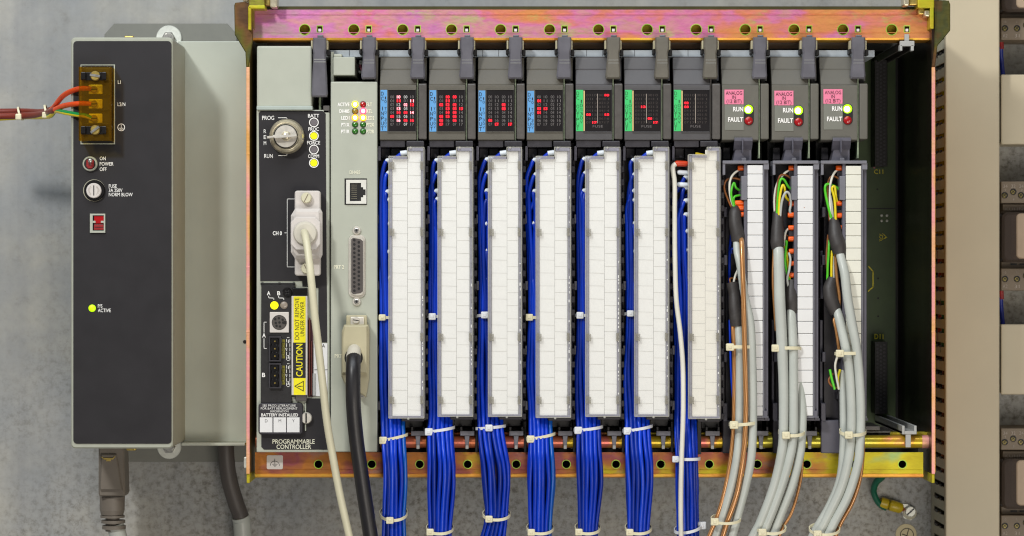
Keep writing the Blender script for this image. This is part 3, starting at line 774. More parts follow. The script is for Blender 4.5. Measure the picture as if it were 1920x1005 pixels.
# ================================================================== processor module
pm = thing('processor_module', 'processor module with key switch and black front, first in the rack', 'control module', 550, 500, 100)
b = MB(); b.box(481,206,618,848,100,470,'sheet',1.6); b.build('body', pm)
b = MB(); b.box(481.5,86,584.5,203,120,474,'sheet',3); b.box(481,199,586,206,300,478,'sheet_cool',1.2); b.build('upper_cover', pm)
b = MB(); b.box(598,170,602,206,200,452,'pcb_edge',0); b.box(603,150,606,206,200,440,'black',0); b.box(606,198,618,212,300,470,'strip_grey',1); b.build('circuit_board', pm)
b = MB(); f1 = [(489,206.5),(606,206.5),(610,210),(612,642),(614.5,642),(614.5,644),(612,644),(600,644),(600,537),(585.5,537),(585.5,545),(568,545),(568,527.5),(489,527.5),(485.5,524),(485,211)]
b.prism([(489,208),(605,208),(610.5,213),(613.5,642),(597,642),(597,540),(567,537),(567,527),(488,527),(485,213)], 470, 471, 'panel')
b.prism([(575,747),(615,747),(615,843),(495,843),(490,838),(490,800),(566,800)], 470, 471, 'panel')
fp = b.build('front_panel', pm)
b = MB(); D = 471.6
b.text('PROG',491.5,221,7.6,D,'ink_white',w=22.5,align='l'); b.text('RUN',495.5,292.5,7.4,D,'ink_white',w=16,align='l')
for t, y in (('R',246),('E',257),('M',268.5)): b.text(t,496.8,y,7.2,D,'ink_white',w=4.6)
b.line(522,220.8,538,220.8,1.1,D,'ink_white'); b.line(538,220.8,538,224,1.1,D,'ink_white')
b.build('lettering', fp); b = MB()
b.line(522.5,291.7,538,291.7,1.1,D,'ink_white'); b.line(538,288,538,291.7,1.1,D,'ink_white')
for t, y, wd in (('BATT',217,21),('PROC',242,19.5),('FORCE',267.6,24.5),('COMM',292.8,20.5)): b.text(t,588,y,6.4,D,'ink_white',w=wd,bold=.01)
b.build('lettering', fp); b = MB()
b.text('CH 0',511.5,437.3,7,D,'ink_white',w=17,align='l',bold=.02)
b.line(534,436.6,538.2,436.6,1,D,'ink_white'); b.line(538.5,373,538.5,500.5,.9,D,'ink_white'); b.line(538.5,373,553,373,.9,D,'ink_white'); b.line(538.5,500.5,553,500.5,.9,D,'ink_white')
b.build('lettering', fp); b = MB()
b.text('PROGRAMMABLE',550.5,827.8,8,D,'ink_cream',w=79,bold=.008); b.text('CONTROLLER',551,837.6,8,D,'ink_cream',w=65,bold=.008)
b.build('lettering', fp)
# key switch
X, Y = 536.5, 255
b = MB(); b.lathe(X,Y,[(32,471),(33,474),(32.6,482),(30,490),(26.5,493.5),(23.5,492)],'nickel',56)
ks = b.build('key_switch', pm)
b = MB(); b.lathe(X-1,Y+.5,[(22.6,492),(22.6,494.5),(21.6,495.5)],'black',48); b.lathe(X-1,Y+.5,[(20.8,495.6),(20.8,498),(20,498.8)],'nickel_light',48); b.dome(X,Y,9,498.9,6,'nickel',24); b.build('lock_barrel', ks)
b = MB(); b.prism([(500,255.2),(511,254.8),(511,253),(537,252.5),(537,249),(541,249),(541,252.5),(556,252),(557,256),(537,258),(515,259.6),(514,258),(501,260)],502,512,'nickel_light',bev=.8); b.build('key', ks)
for i, (y, m) in enumerate(((229.5,'lamp_grey'),(254.8,'lamp_yellow'),(280.3,'lamp_grey'),(305.5,'lamp_yellow'))):
    b = MB(); b.lathe(588.5,y,[(6.4,471.6),(6.4,472.4)],m,28); l = b.build('indicator_lamp', pm)
    b = MB(); b.ring(588.5,y,9,7.4,471,472.6,'ink_white',36); b.build('lamp_ring', l)
# card with connectors
b = MB(); b.prism([(490,534),(552.5,534),(552.5,744),(547,744),(547,757),(489,757)],471,476,'dark',bev=.8)
b.box(488.5,530.5,553,534,471,474,'black',0)
for x in (492,524,551): b.box(x-2,529.5,x+2,533,471,475.5,'black',0)
cd = b.build('option_card', pm)
slotscrew(cd, 538.5,548.3,9,476,'blackgloss',.7,h=4,cross=True)
b = MB(); b.lathe(514.4,572.6,[(7.6,476),(7.6,477.5)],'lamp_yellow',28); b.build('indicator_lamp', cd)
b = MB(); b.dome(532.5,572.4,7.2,476,3.5,'lamp_smoke'); b.build('indicator_lamp', cd)
b = MB(); D = 476.6
b.text('A',503.7,549.8,7.2,D,'ink_white',w=6.5,bold=.02); b.text('B',522.7,549.8,7.2,D,'ink_white',w=5.8,bold=.02)
for x in (503.8,522.5):
    b.line(x,555.5,x,558.6,1.2,D,'ink_white'); b.line(x,558.6,x+9.6,558.9,1.2,D,'ink_white'); b.line(x+9.6,558.9,x+9.6,561.4,1.2,D,'ink_white')
b.build('lettering', cd); b = MB()
b.text('A',495,628.8,7.6,D,'ink_white',w=6.5,bold=.02); b.text('B',494.3,703,7.6,D,'ink_white',w=6,bold=.02)
b.line(495,604,495,623,1,D,'ink_white'); b.line(495,604,499.5,604,1,D,'ink_white'); b.line(495,635,495,653.5,1,D,'ink_white'); b.line(495,653.5,499.5,653.5,1,D,'ink_white')
b.build('lettering', cd); b = MB()
for y0 in (633,682):
    if y0 > 650: b.build('lettering', cd); b = MB()
    for xx in (537.3,543.5):
        yy = y0+3
        while yy < y0+42: b.line(xx,yy,xx,yy+5.5,.9,D,'ink_white'); yy += 8.2
    for ya in (y0,y0+43): b.line(538.5,ya,542.3,ya,.8,D,'ink_white')
    b.text('1',540.6,y0+7,5.4,D,'ink_white',bold=.02); b.text('2',540.6,y0+36,5.4,D,'ink_white',bold=.02)
    b.line(535,y0+21,538.5,y0+21,1,D,'ink_white'); b.lathe(537,y0+21,[(1.6,D-.1),(1.6,D)],'ink_white',10)
    b.rect(528.4,y0+3.5,534.4,y0+39,D-.2,'print_olive'); b.text('UNC1',531.4,y0+22,4.4,D,'ink_black',w=26,rot=math.pi/2)
b.build('lettering', cd)
b = MB(); b.box(505.6,585,541.6,623.8,476,479,'plug_ivory',1.2); b.ring(523.5,604.6,14,12.4,479,479.4,'black')
b.lathe(523.5,604.6,[(12.9,479),(12.9,480)],'cable_dark',36); b.box(532,602,537.5,607.5,480,480.6,'black',0)
for px, py in ((516,598.5),(523,596.5),(530,599.5),(517,605.5),(524,604.5),(531,605),(518.5,611),(525,612)): b.lathe(px,py,[(2.3,480),(2.3,480.5)],'black',12)
b.build('round_socket', cd)
for y0 in (630.5,681):
    b = MB(); b.prism([(504,y0),(527,y0),(527,y0+47),(504,y0+47)],476,483,'dark2',holes=[[(506.5,y0+2.5),(524,y0+2.5),(524,y0+44.5),(506.5,y0+44.5)]])
    b.box(506.5,y0+2.5,524,y0+44.5,476.2,477,'black',0)
    for k in range(3): b.lathe(514.5,y0+9+14*k,[(8.2,477),(8.2,480.5),(7.4,481)],'blackgloss',20)
    b.box(526,y0+4,528.5,y0+12,476.5,484,'dark2',.5); b.box(526,y0+34,528.5,y0+42,476.5,484,'dark2',.5)
    c_ = b.build('pin_connector', cd)
    for k in range(3): b = MB(); b.lathe(515.3,y0+9.6+14*k,[(1.6,481),(1.6,486),(.8,487)],'brass',10); b.build('pin', c_)
# caution label holder
b = MB(); b.box(548.5,540,577,556,471,480,'blackgloss',1); b.box(554,738,575,752,471,479,'cable_dark',1); b.box(546.5,555,576.5,741,471,482,'plug_ivory',1)
cl = b.build('caution_label', pm)
b = MB(); D = 482.5; b.rect(550.5,555.6,573,740.5,D,'caution'); b.rect(549.4,642.3,573,708.7,D+.2,'ink_black')
R = math.pi/2
b.text('DO NOT REMOVE',556.8,597.5,8.2,D+.4,'ink_black',w=78,rot=R,bold=-.008); b.text('UNDER POWER',566.8,597.8,7.6,D+.4,'ink_black',w=65,rot=R,bold=-.008)
b.text('CAUTION',561.3,675.2,11.6,D+.4,'caution',w=61,rot=R,bold=.012)
for p, q in (((552.8,724),(568.8,715)),((552.8,724),(568.8,733)),((568.8,715),(568.8,733))): b.line(*p,*q,1.3,D+.3,'ink_black')
b.line(559,724.2,564,724.2,1.6,D+.3,'ink_black'); b.line(566,724.2,566.6,724.2,1.5,D+.3,'ink_black')
b.build('caution_text', cl)
b = MB(); b.box(579,596,581.5,742,471,478,'pcb_brown',.4); b.box(583,640,585,680,471,477,'pcb_brown',.4); b.box(583,680,585,740,471,477,'pcb_brown',.4)
b.box(577.5,600,587,744,470.6,471.4,'ink_maroon',0); b.build('board_edge', pm)
b = MB(); b.box(588,643.5,614,743,471,472.2,'block_white',.3); b.box(586,700,592,742,471.5,474,'guide',.6); D=472.8; b.line(590,693.3,613.5,693.3,.9,D,'ink_black'); b.text('1A',605.3,648.3,6.4,D,'ink_black',w=8); b.text('B',607.2,698.5,6.4,D,'ink_black',w=4.6)
b.build('white_label', pm)
# battery cover
b = MB(); b.prism(rrect(484.5,756,568,815,6),471,482,'dark2',bev=1.8); bc = b.build('battery_cover', pm)
b = MB(); D = 482.5
for t, y, h, wd, x in (('SEE PROD LITERATURE',760.4,4,62,523.3),('FOR BATT REPLACEMENT',765.9,4,68.5,523.3),('INFORMATION',771.3,3.9,34,523.8)): b.text(t,x,y,h,D,'ink_white',w=wd,bold=-.005)
b.text('BATTERY INSTALLED',524.4,778,5.4,D,'ink_white',w=69,bold=.02)
for x0, t in ((487.2,'D'),(512.8,'M'),(538,'Y')):
    b.rect(x0,782.5,x0+23.6,810.5,D,'block_white'); b.text(t,x0+12,789,5.6,D+.3,'ink_black',w=4.6,bold=-.01)
b.build('lettering', bc)
b = MB(); b.box(571.5,756,574,808,471,474,'sheet',.8); b.build('hinge_pin', pm)
slotscrew(pm, 574,784,11,474,'nickel_light',math.pi/2,h=7)

# ================================================================== communication module
cm = thing('communication_module', 'light grey communication module with ten lamps and a long 25 pin port', 'control module', 664, 500, 100)
b = MB(); b.box(620,153,707.5,847.5,100,478,'sheet',2.2); b.build('body', cm)
b = MB(); b.box(620,97,625.5,156,100,455,'sheet',1); b.box(625,104,633,153,200,330,'black',0)
b.box(652-27,107,665.5,141,150,462,'sheet',1.5); b.box(626,101,641,107,150,458,'sheet',1.2); b.box(703,100,708.5,156,100,458,'mod_brown',1); b.build('upper_bracket', cm)
b = MB(); b.box(665,118,674,135,200,400,'mod_grey',1); b.box(673,113,679,120,380,410,'block_white',1); b.tube([(675,122,400),(677,128,405),(680,132,400)],2.2,'label_pink'); b.box(672,132,677,137,380,404,'block_white',1); b.build('inner_switch', cm)
b = MB(); D = 478.7
for i, (l, r) in enumerate((('ACTIVE','FLT'),('DH485','RTL'),('LED1','LED2'),('PT1X','PT2X'),('PT1R','PT2R'))):
    y = 195.8+12.7*i
    b.text(l,655.3,y,6.4,D,'ink_white',align='r',w={'ACTIVE':22.4,'DH485':18.8}.get(l,15.4),bold=.03)
    b.text(r,686.8,y,6.4,D,'ink_cream',align='l',w={'FLT':11,'RTL':11.5}.get(r,15),bold=.03)
b.build('lettering', cm); b = MB()
b.text('DH485',665.5,323,6.6,D,'ink_cream',w=20,bold=.01); b.build('lettering', cm); b = MB(); b.text('PRT 2',626,500.5,6.6,D,'ink_cream',align='l',w=19,bold=.03); b.build('lettering', cm); b = MB(); b.text('PRT 1',627.5,667.5,6.6,D,'ink_cream',align='l',w=19,bold=.03)
b.build('lettering', cm)
cols = [[('lamp_rim_yellow','lamp_hot'),('lamp_dark_red',)],[('lamp_amber',),('lamp_rim_pink','lamp_hot_pink')],[('lamp_rim_orange','lamp_hot_orange')]*2,[('lamp_dark_green',)]*2,[('lamp_dark_green',)]*2]
for i, row in enumerate(cols):
    for j, m in enumerate(row):
        x, y = 665.8+15*j, 195.6+12.6*i
        b = MB(); b.ring(x,y,6,4.9,478,478.8,'dark'); b.dome(x,y,5.3 if len(m) == 1 else 6.3,478.6,3,m[0])
        if len(m) > 1: b.dome(x,y,3.9,480.6,2,m[1])
        b.build('indicator_lamp', cm)
b = MB(); b.box(646,334.5,688,384,478,478.6,'black',0); b.prism([(649,337),(687,337),(687,382),(649,382)],478.6,481,'connector_metal',holes=[[(656,344),(664,344),(664,342),(672,342),(672,344),(677,344),(677,352),(683,352),(683,356),(687,356.01),(687,366),(683,366),(683,370),(677,370),(677,376),(656,376)]] if False else [[(656,343),(677,343),(677,351),(681,351),(681,355),(685.5,355),(685.5,366),(681,366),(681,370),(677,370),(677,377),(656,377)]])
for k in range(8): b.line(659,347+3.6*k,669,347+3.6*k,.5,478.9,'nickel')
b.build('network_socket', cm)
b = MB(); b.prism(rrect(653.2,440,685.3,558.5,11),478,481,'nickel_light',bev=1); b.prism(rrect(656.3,443,682.5,554.5,9),481,485,'nickel_light',bev=1); b.prism([(662,446),(676,448.5),(680.5,452),(680.5,546),(676,549.5),(662,551.5),(658.5,548),(658.5,449)],485,486,'cable_dark')
for k in range(13): b.lathe(664.3,450.2+7.9*k,[(2.5,486),(2.5,486.4)],'black',12)
for k in range(12): b.lathe(672.8,454.2+7.9*k,[(2.5,486),(2.5,486.4)],'black',12)
for y in (432,565.5): b.lathe(668.5,y,[(8,478),(8,481),(7,482)],'nickel_light',24); b.lathe(668.5,y,[(5,482),(5,484),(4,484.6)],'steel',6); b.lathe(668.5,y,[(2.3,484.6),(2.3,484.9)],'black',14)
b.build('pin_port', cm)

# ================================================================== plugs in front
sp_ = thing('serial_plug', 'ivory serial plug on the black processor front with a cream cable', 'plug', 573, 437, 480)
b = MB(); b.prism(rrect(552.5,357.5,600.5,517,5),478,500,'plug_ivory',bev=2)
b.prism([(553,391),(600,391),(603.5,398),(603.5,478),(600,485),(553,485),(545,473),(545,404)],500,522,'plug_ivory',bev=6)
b.prism([(545,417),(555,407),(592,407),(600.8,417),(600.8,458),(592,469),(555,469),(545,458)],522,534,'plug_ivory',bev=1.5)
b.lathe(571.8,437.5,[(22.2,534),(22.2,538),(20,541),(17,541.5)],'plug_ivory_dark',40); b.build('plug_shell', sp_)
for y, a in ((371,-1.1),(503.5,1.1)):
    b = MB(); n = 32
    b.lathe(574,y,[(9.5,500),(9.5,510),(8.4,512)],'cable_cream',n)
    for k in range(20):
        aa = 2*math.pi*k/20; X, Y = ax(574,510)+9.6*math.cos(aa), ay(y,510)+9.6*math.sin(aa); b.wbox(X-.6,X+.6,Y-.6,Y+.6,501,510,'cable_cream',0)
    s_ = b.build('thumb_screw', sp_); b = MB(); b.line(574+7.4*math.cos(a),y+7.4*math.sin(a),574-7.4*math.cos(a),y-7.4*math.sin(a),1.4,512.4,'taupe'); b.build('slot', s_)
b = MB(); b.tube([(571,435,530),(571,437,545),(572.5,443,560),(576,462,575),(581,500,588),(585,540,592),(591,600,590),(597,650,586),(605,720,576),(613,790,560),(623,850,545),(637,925,530),(655,1005,520),(668,1060,516)],[7.2]*14,'cable_cream',n=16); b.build('cable', sp_)

bp_ = thing('data_plug', 'khaki data plug on the light grey module with a thick black cable', 'plug', 666, 660, 480)
b = MB(); b.prism([(640.5,622),(645,609),(690,609),(692.5,622),(691.5,712),(686,745),(646,720),(640,706)],480,512,'plug_khaki',bev=2.5)
b.prism([(645,611),(688,611),(689,634),(688,700),(641,700),(642,634)],512,519,'plug_khaki',bev=2)
b.ring(663,671,20,17.2,519,520.5,'plug_khaki'); b.lathe(663,671,[(17.4,519.2),(17.4,519.6)],'black',32)
b.box(649,591,688,611,480,492,'plug_khaki',2)
sh = b.build('plug_shell', bp_)
b = MB(); b.box(657,594,682.5,609,492,495,'nickel_light',1.2); b.build('clamp_plate', bp_)
slotscrew(bp_, 667.5,600.5,6.5,495,'nickel_light',.15,h=3)
b = MB(); b.box(672,731,685,746,480,500,'nickel_light',3); b.box(676,733,683,745,500,503,'steel',1); b.build('clamp_foot', bp_)
b = MB(); b.tube([(665,655,505),(664,660,522),(662.5,670,535),(662,682,548)],[13,13,13.5,13],'plug_ivory_dark',n=22); b.build('inner_sleeve', bp_)
b = MB(); b.tube([(663,667,524),(662.5,676,542),(662,700,556),(662,740,560),(664,780,556),(669,830,548),(676,880,540),(684,935,532),(694,1000,526),(703,1060,520)],[13.8]*10,'cable_black',n=22,sub=8); b.build('cable', bp_)

# ================================================================== I/O modules
MX = [711,803,895,986.5,1078.5,1170,1262,1353,1446.5,1538.5]
LIT = {0:{(0,1),(1,1),(1,3),(2,2),(2,3),(3,1),(4,1),(4,2),(4,3),(5,0),(6,1),(6,2),(6,3)},
       1:{(0,1),(0,2),(1,1),(2,0),(2,1),(2,2),(3,1),(3,2),(3,3),(4,1),(4,2),(5,0),(5,1),(5,2),(6,0),(6,2),(7,0)},
       2:{(2,2),(3,2),(6,0),(7,1),(7,3)}, 3:{(1,0),(3,0),(3,1),(4,0)},
       4:{(0,3),(5,0),(5,3),(7,1)}, 5:{(3,1),(6,2),(7,3)}, 6:{(2,0),(3,0)}}
WHITE = {0:{(0,2),(3,2),(5,1),(5,2),(7,2),(2,1)}}
TOPW = ['with blue DC INPUT label, its digits lit partly red and partly white', 'with blue DC INPUT label and the most red digits lit, none white',
        'with blue DC INPUT label and 17 lit red twice in its last row', 'with blue DC INPUT label, red digits only in its two left columns',
        'with green DC OUTPUT label and red 10 lit in the top right corner', 'with green DC OUTPUT label and red 13 lit left of the centre line',
        'with green DC OUTPUT label and only 02 and 03 lit red']
AN = ['with pink ANALOG IN label, first of three, next to the green labels', 'with pink ANALOG IN label, middle one of three', 'with pink ANALOG IN label, last of three, beside the empty slot']
for i, x0 in enumerate(MX):
    ana = i > 6
    m = 'mod_analog' if ana else ('mod_grey' if i > 3 else 'mod_brown')
    if ana: t = thing('analog_module', 'grey brown module ' + AN[i-7], 'input module', x0+44, 180, 100, 'analog input modules')
    else: t = thing('signal_module', 'dark module ' + TOPW[i], 'input module' if i < 4 else 'output module', x0+44, 180, 100, 'digital signal modules')
    o = 0 if not ana else -1
    X = lambda q: ax(x0+q, 480)
    yy = lambda y: ay(y, 480)
    b = MB()
    prof = [(yy(103),180),(yy(103),440),(yy(106),446),(yy(127),452),(yy(129),456),(yy(158),472),(yy(160),478),(yy(262),478),(yy(264),470),(yy(266),180)]
    b.profx(prof, X(1), X(69.5), m, bev=1.2)
    b.profx([(yy(105),180),(yy(105),440),(yy(150),450),(yy(152),180)], X(66), X(88), m, bev=1)
    b.wbox(X(1), X(86), yy(262), yy(850), 100, 360, 'black', 0)
    bd = b.build('housing', t)
    b = MB(); b.profx([(yy(154),180),(yy(154),462),(yy(157),478),(yy(261),476),(yy(263),180)], X(73.5), X(89), 'strip_grey' if not ana else m, bev=2.2)
    b.profx([(yy(148),180),(yy(148),455),(yy(154),455),(yy(154),180)], X(76), X(84), 'black', bev=0); b.build('side_rail', t)
    b = MB(); b.wbox(X(70.2), X(72.6), yy(146), yy(263 if not ana else 296), 100, 470, 'pcb_edge' if i != 6 else 'strip_grey', 0)
    if ana: b.wbox(X(68)+2, X(72)+3, yy(262), yy(291), 300, 440, 'lamp_dark_green', 1)
    b.build('circuit_board', t)
    if not ana:
        b = MB(); b.box(x0+17,168.5,x0+67.5,246.5,478,478.8,'window',0)
        b.box(x0+15.5,167,x0+68.5,168.6,478,480,m,.3); b.box(x0+15.5,246.6,x0+68.5,248.5,478,480,m,.3); b.box(x0+67.6,168,x0+69,247,478,480,'black',.2)
        wn = b.build('display_window', t)
        b = MB(); D = 479.4
        if i < 4:
            cx = [24.3,36.4,49.4,61.6]; y0, dy, h, wd = 181.7, 7.33, 5.3, 6.6
        else:
            cx = [25,36.2,48.6,59.4]; y0, dy, h, wd = 178.4, 7.3, 4.3, 8.2
            b.line(x0+42,176.5,x0+42,230.5,1,D,'taupe_ink'); b.text('FUSE',x0+42.5,236.8,4.6,D,'digit_off',w=19,bold=-.01)
        for r in range(8):
            for c in range(4):
                s_ = '%d%d' % (c % 2, r); lit = (r,c) in LIT[i]; x = x0+cx[c]; y = y0+dy*r
                if lit: b.prism(rrect(x-wd*.58,y-h*.5,x+wd*.58,y+h*.5,1,2),D-.5,D-.3,'digit_back')
                mm = 'digit_red' if lit else ('digit_white' if (r,c) in WHITE.get(i,()) else ('digit_off' if i < 4 else 'digit_off2'))
                if lit and i == 0 and (r+c) % 3 == 1: mm = 'digit_hot'
                b.text(s_,x,y,h,D,mm,w=wd,bold=.02 if lit else (-.005 if i < 4 else -.01))
        b.build('status_digits', wn)
        b = MB(); dl = .8 if i < 4 else 0
        b.box(x0+1.6+dl,168.5+i*.6*(i<4),x0+15,246+i*.8*(i<4),478,479,'label_blue' if i < 4 else 'label_green',.2)
        if i > 3: b.box(x0+15.6,170,x0+18,245.5,478,479.6,'label_gold',.2)
        lb = b.build('type_label', t)
        b = MB(); D = 479.5; q = i*.6 if i < 4 else 0
        if i < 4:
            for k, ch_ in enumerate('DC INPUT'): 
                if ch_ != ' ': b.text(ch_,x0+6,175.5+q+9.3*k,7,D,'ink_black',w=5 if ch_ != 'I' else 1.3,bold=.0)
            for k, ch_ in enumerate('10 TO 30V'):
                if ch_ != ' ': b.text(ch_,x0+11.8,183.5+q+6.7*k,5,D,'ink_black',w=3.8 if ch_ != '1' else 1.8,bold=-.01)
        else:
            for k, ch_ in enumerate('DC OUTPUT'):
                if ch_ != ' ': b.text(ch_,x0+4.8,175+8.2*k,6.8,D,'ink_black',w=5,bold=-.015)
            for k, ch_ in enumerate(('1','0','TO','3','0','V')): b.text(ch_,x0+11.4,190+7.7*k,6,D,'ink_black',w=5.2 if ch_ != '1' else 1.6,bold=-.02)
        b.build('label_text', lb)
    else:
        dy = (0,2,-1)[i-7]
        b = MB(); b.box(x0+6,169+dy,x0+41.5,244+dy,478,478.9,'label_grey',.2); b.box(x0+5.4,168+dy,x0+41.3,195.5+dy,478.9,479.5,'label_pink',.2); lb = b.build('type_label', t)
        b = MB()
        for s_, y, wd in (('ANALOG',174.3,30.5),('IN',182,7),('(12 BIT)',189.8,28)): b.text(s_,x0+23.3,y+dy,6.6,480,'ink_maroon',w=wd,bold=.0)
        b.text('RUN',x0+40.6,204.6+dy,8,479.6,'ink_white',w=19,align='r',bold=.03); b.text('FAULT',x0+40.6,224+dy,8,479.6,'ink_white',w=28.5,align='r',bold=.03); b.build('label_text', lb)
        b = MB(); b.prism([(px,py+dy) for px, py in rrect(x0+41.6,195.6,x0+60.4,235,9,8)],478,478.6,'black'); b.build('lamp_slot', t)
        b = MB(); b.lathe(x0+50.6,205+dy,[(8.6,478.6),(8.6,479)],'lamp_greenring',28); b.dome(x0+49.8,205.6+dy,5.6,479.1,4,'lamp_hot'); b.build('indicator_lamp', t)
        b = MB(); b.dome(x0+50.8,226.6+dy,8,478.6,5,'lamp_dark_red'); b.build('indicator_lamp', t)

# ================================================================== swing arms with clear covers
CL = [729,821,915.5,1005,1098,1190,1291]; CR = [796,887.5,979,1071,1163.5,1255,1351]
CB = [784,781,781,783,781,781,785]
WS = ['first', 'second', 'third', 'fourth', 'fifth', 'sixth']
for i in range(7):
    xl, xr, yb = CL[i], CR[i], CB[i]; x0 = MX[i]
    if i < 6: lab = '%s white label arm with clear cover from the left, right of the %s blue bundle' % (WS[i], WS[i])
    else: lab = 'clear covered white label arm beside the single white wire with red ferrule'
    t = thing('terminal_arm', lab, 'terminal block', (xl+xr)/2, 530, 400, 'terminal arms with clear covers')
    b = MB()
    b.box(x0-1,268,x0+90,790,360,424,'dark',1)                         # back of the arm
    b.box(x0+2,262.5,x0+49,276,380,474,'dark2',1.5); b.box(x0+51,264,x0+84,275,380,480,'dark2',1.5)
    b.box(x0-2,274,x0+3,301,400,462,'arm_grey',.8); b.box(x0+4,278,x0+20,296,424,444,'dark2',1); b.box(x0+22,278,x0+40,299,424,440,'dark2',1)
    b.box(xl+6,300,xr-2,yb,424,486,'dark',1)
    b.box(xr-4,280,xr+2,yb+4,400,478,'dark2',1); b.box(xr+3,300,xr+8,800,380,440,'dark2',1)
    y = 312
    while y < 780:
        b.box(xr+1,y,xr+7,y+11,430,470,'dark2',1); y += 24.4
    y = 320
    for y in (402,527,648,752): b.box(x0-2,y,x0+3.5,y+17,400,462,'arm_grey',1.2)
    b.box(xr-43,yb+1,xr-1,yb+6,400,484,'dark2',1); b.box(xr-44,yb+5,xr-36,852,380,455,'dark',1.2); b.box(xr-36,yb+5,xr-2,yb+18,380,430,'dark',1)
    b.box(x0-4,790,x0+1,848,380,448,'dark',1)
    for k in range(14): b.box(xl+10,330+k*32,xl+30,336+k*32,486,488,'dark2',.4)
    fr = b.build('arm_frame', t)
    cA, cB, cC = xl+6.5, xl+(35 if i != 6 else 31), xr-7
    for (a0, a1, ys, ph, m) in ((cA,cB,298 if i != 6 else 295,18,'paper'),(cB+.4,cC,284 if i != 6 else 281,20,'paper')):
        if i == 6: m = 'paper2'
        b = MB(); b.box(a0,ys,a1,yb-4,487,490,m,.2)
        y = ys+ph; k = 0
        while y < yb-8:
            b.line(a0+.5,y+random.uniform(-.3,.3),a1-.5,y+random.uniform(-.3,.3)+.4,.5,490.3,'paper_line'); y += 24.45; k += 1
        b.build('label_strip', t)
    b = MB()
    top = [(xl,293 if i != 6 else 290),(xl+35,293 if i != 6 else 290),(xl+35,276),(xr-1,276),(xr-1,yb),(xl,yb)]
    b.prism(top, 495.5, 496.5, 'clear_cover')
    for (a, c_), (e, f) in zip(top, top[1:]+top[:1]):
        if a == e: b.wbox(min(ax(a,496.5),ax(a,496.5))-.8, ax(a,496.5)+.8, ay(min(c_,f),496.5), ay(max(c_,f),496.5), 470, 497, 'clear_rim', .3)
        else: b.wbox(ax(min(a,e),496.5), ax(max(a,e),496.5), ay(c_,496.5)-.8, ay(c_,496.5)+.8, 470, 497, 'clear_rim', .3)
    b.box(xl+.8,top[0][1]+2,xl+6,yb-1,470,494,'clear_edge',.5); b.box(xr-6.5,279,xr-2.2,yb-2,470,494,'clear_edge',.5)
    b.box(xl+1,yb-4,xr-1.5,yb-.6,470,497,'clear_edge',.5); b.box(xl+7,top[0][1]+1,xl+34,top[0][1]+5.5,480,497,'clear_edge',.4); b.box(xl+37,277,xr-3,283,480,497,'clear_edge',.4)
    cv = b.build('clear_cover', t)
    for y in (310,435,632,750):
        b = MB()
        b.box(xl+.5,y-7,xl+6.5,y+7,496.5,498.5,'clear_clip',.5); b.box(xl+7,y-6,xl+10.5,y+8,496.5,497.5,'clear_clip',.4); b.box(xr-8.5,y-8,xr-3,y+8,496.5,498.5,'clear_clip',.5)
        b.build('cover_clip', cv)
    if i != 6:
        pass
    b = MB(); b.lathe((xl+xr)/2+3,yb+1,[(2.4,494),(2.4,499),(1.6,500)],'clear_rim',14); b.build('cover_pin', cv); b = MB(); b.lathe(xl+41,277,[(2.2,494),(2.2,499),(1.4,500)],'clear_rim',14); b.build('cover_pin', cv)
    if i == 6:
        b = MB(); b.prism([(xl+13,286),(xl+17,286),(xl+33,289.5),(xl+33,293),(xl+13,292)],491,495,'crimp',bev=.4); b.build('yellow_tab', t)
    # chips of torn foam showing at the right edge
    b = MB(); rr = random.Random(i*31+5); y = 470 if i != 3 else 300
    while y < yb-20:
        h_ = rr.uniform(2,6)
        if rr.random() < .7: b.box(xr-5+rr.uniform(0,1),y,xr-2.8,y+h_,494.2,495.2,'block_white' if rr.random()<.5 else 'arm_light',.2)
        y += h_+rr.uniform(1,7)
    b.build('edge_film', cv)
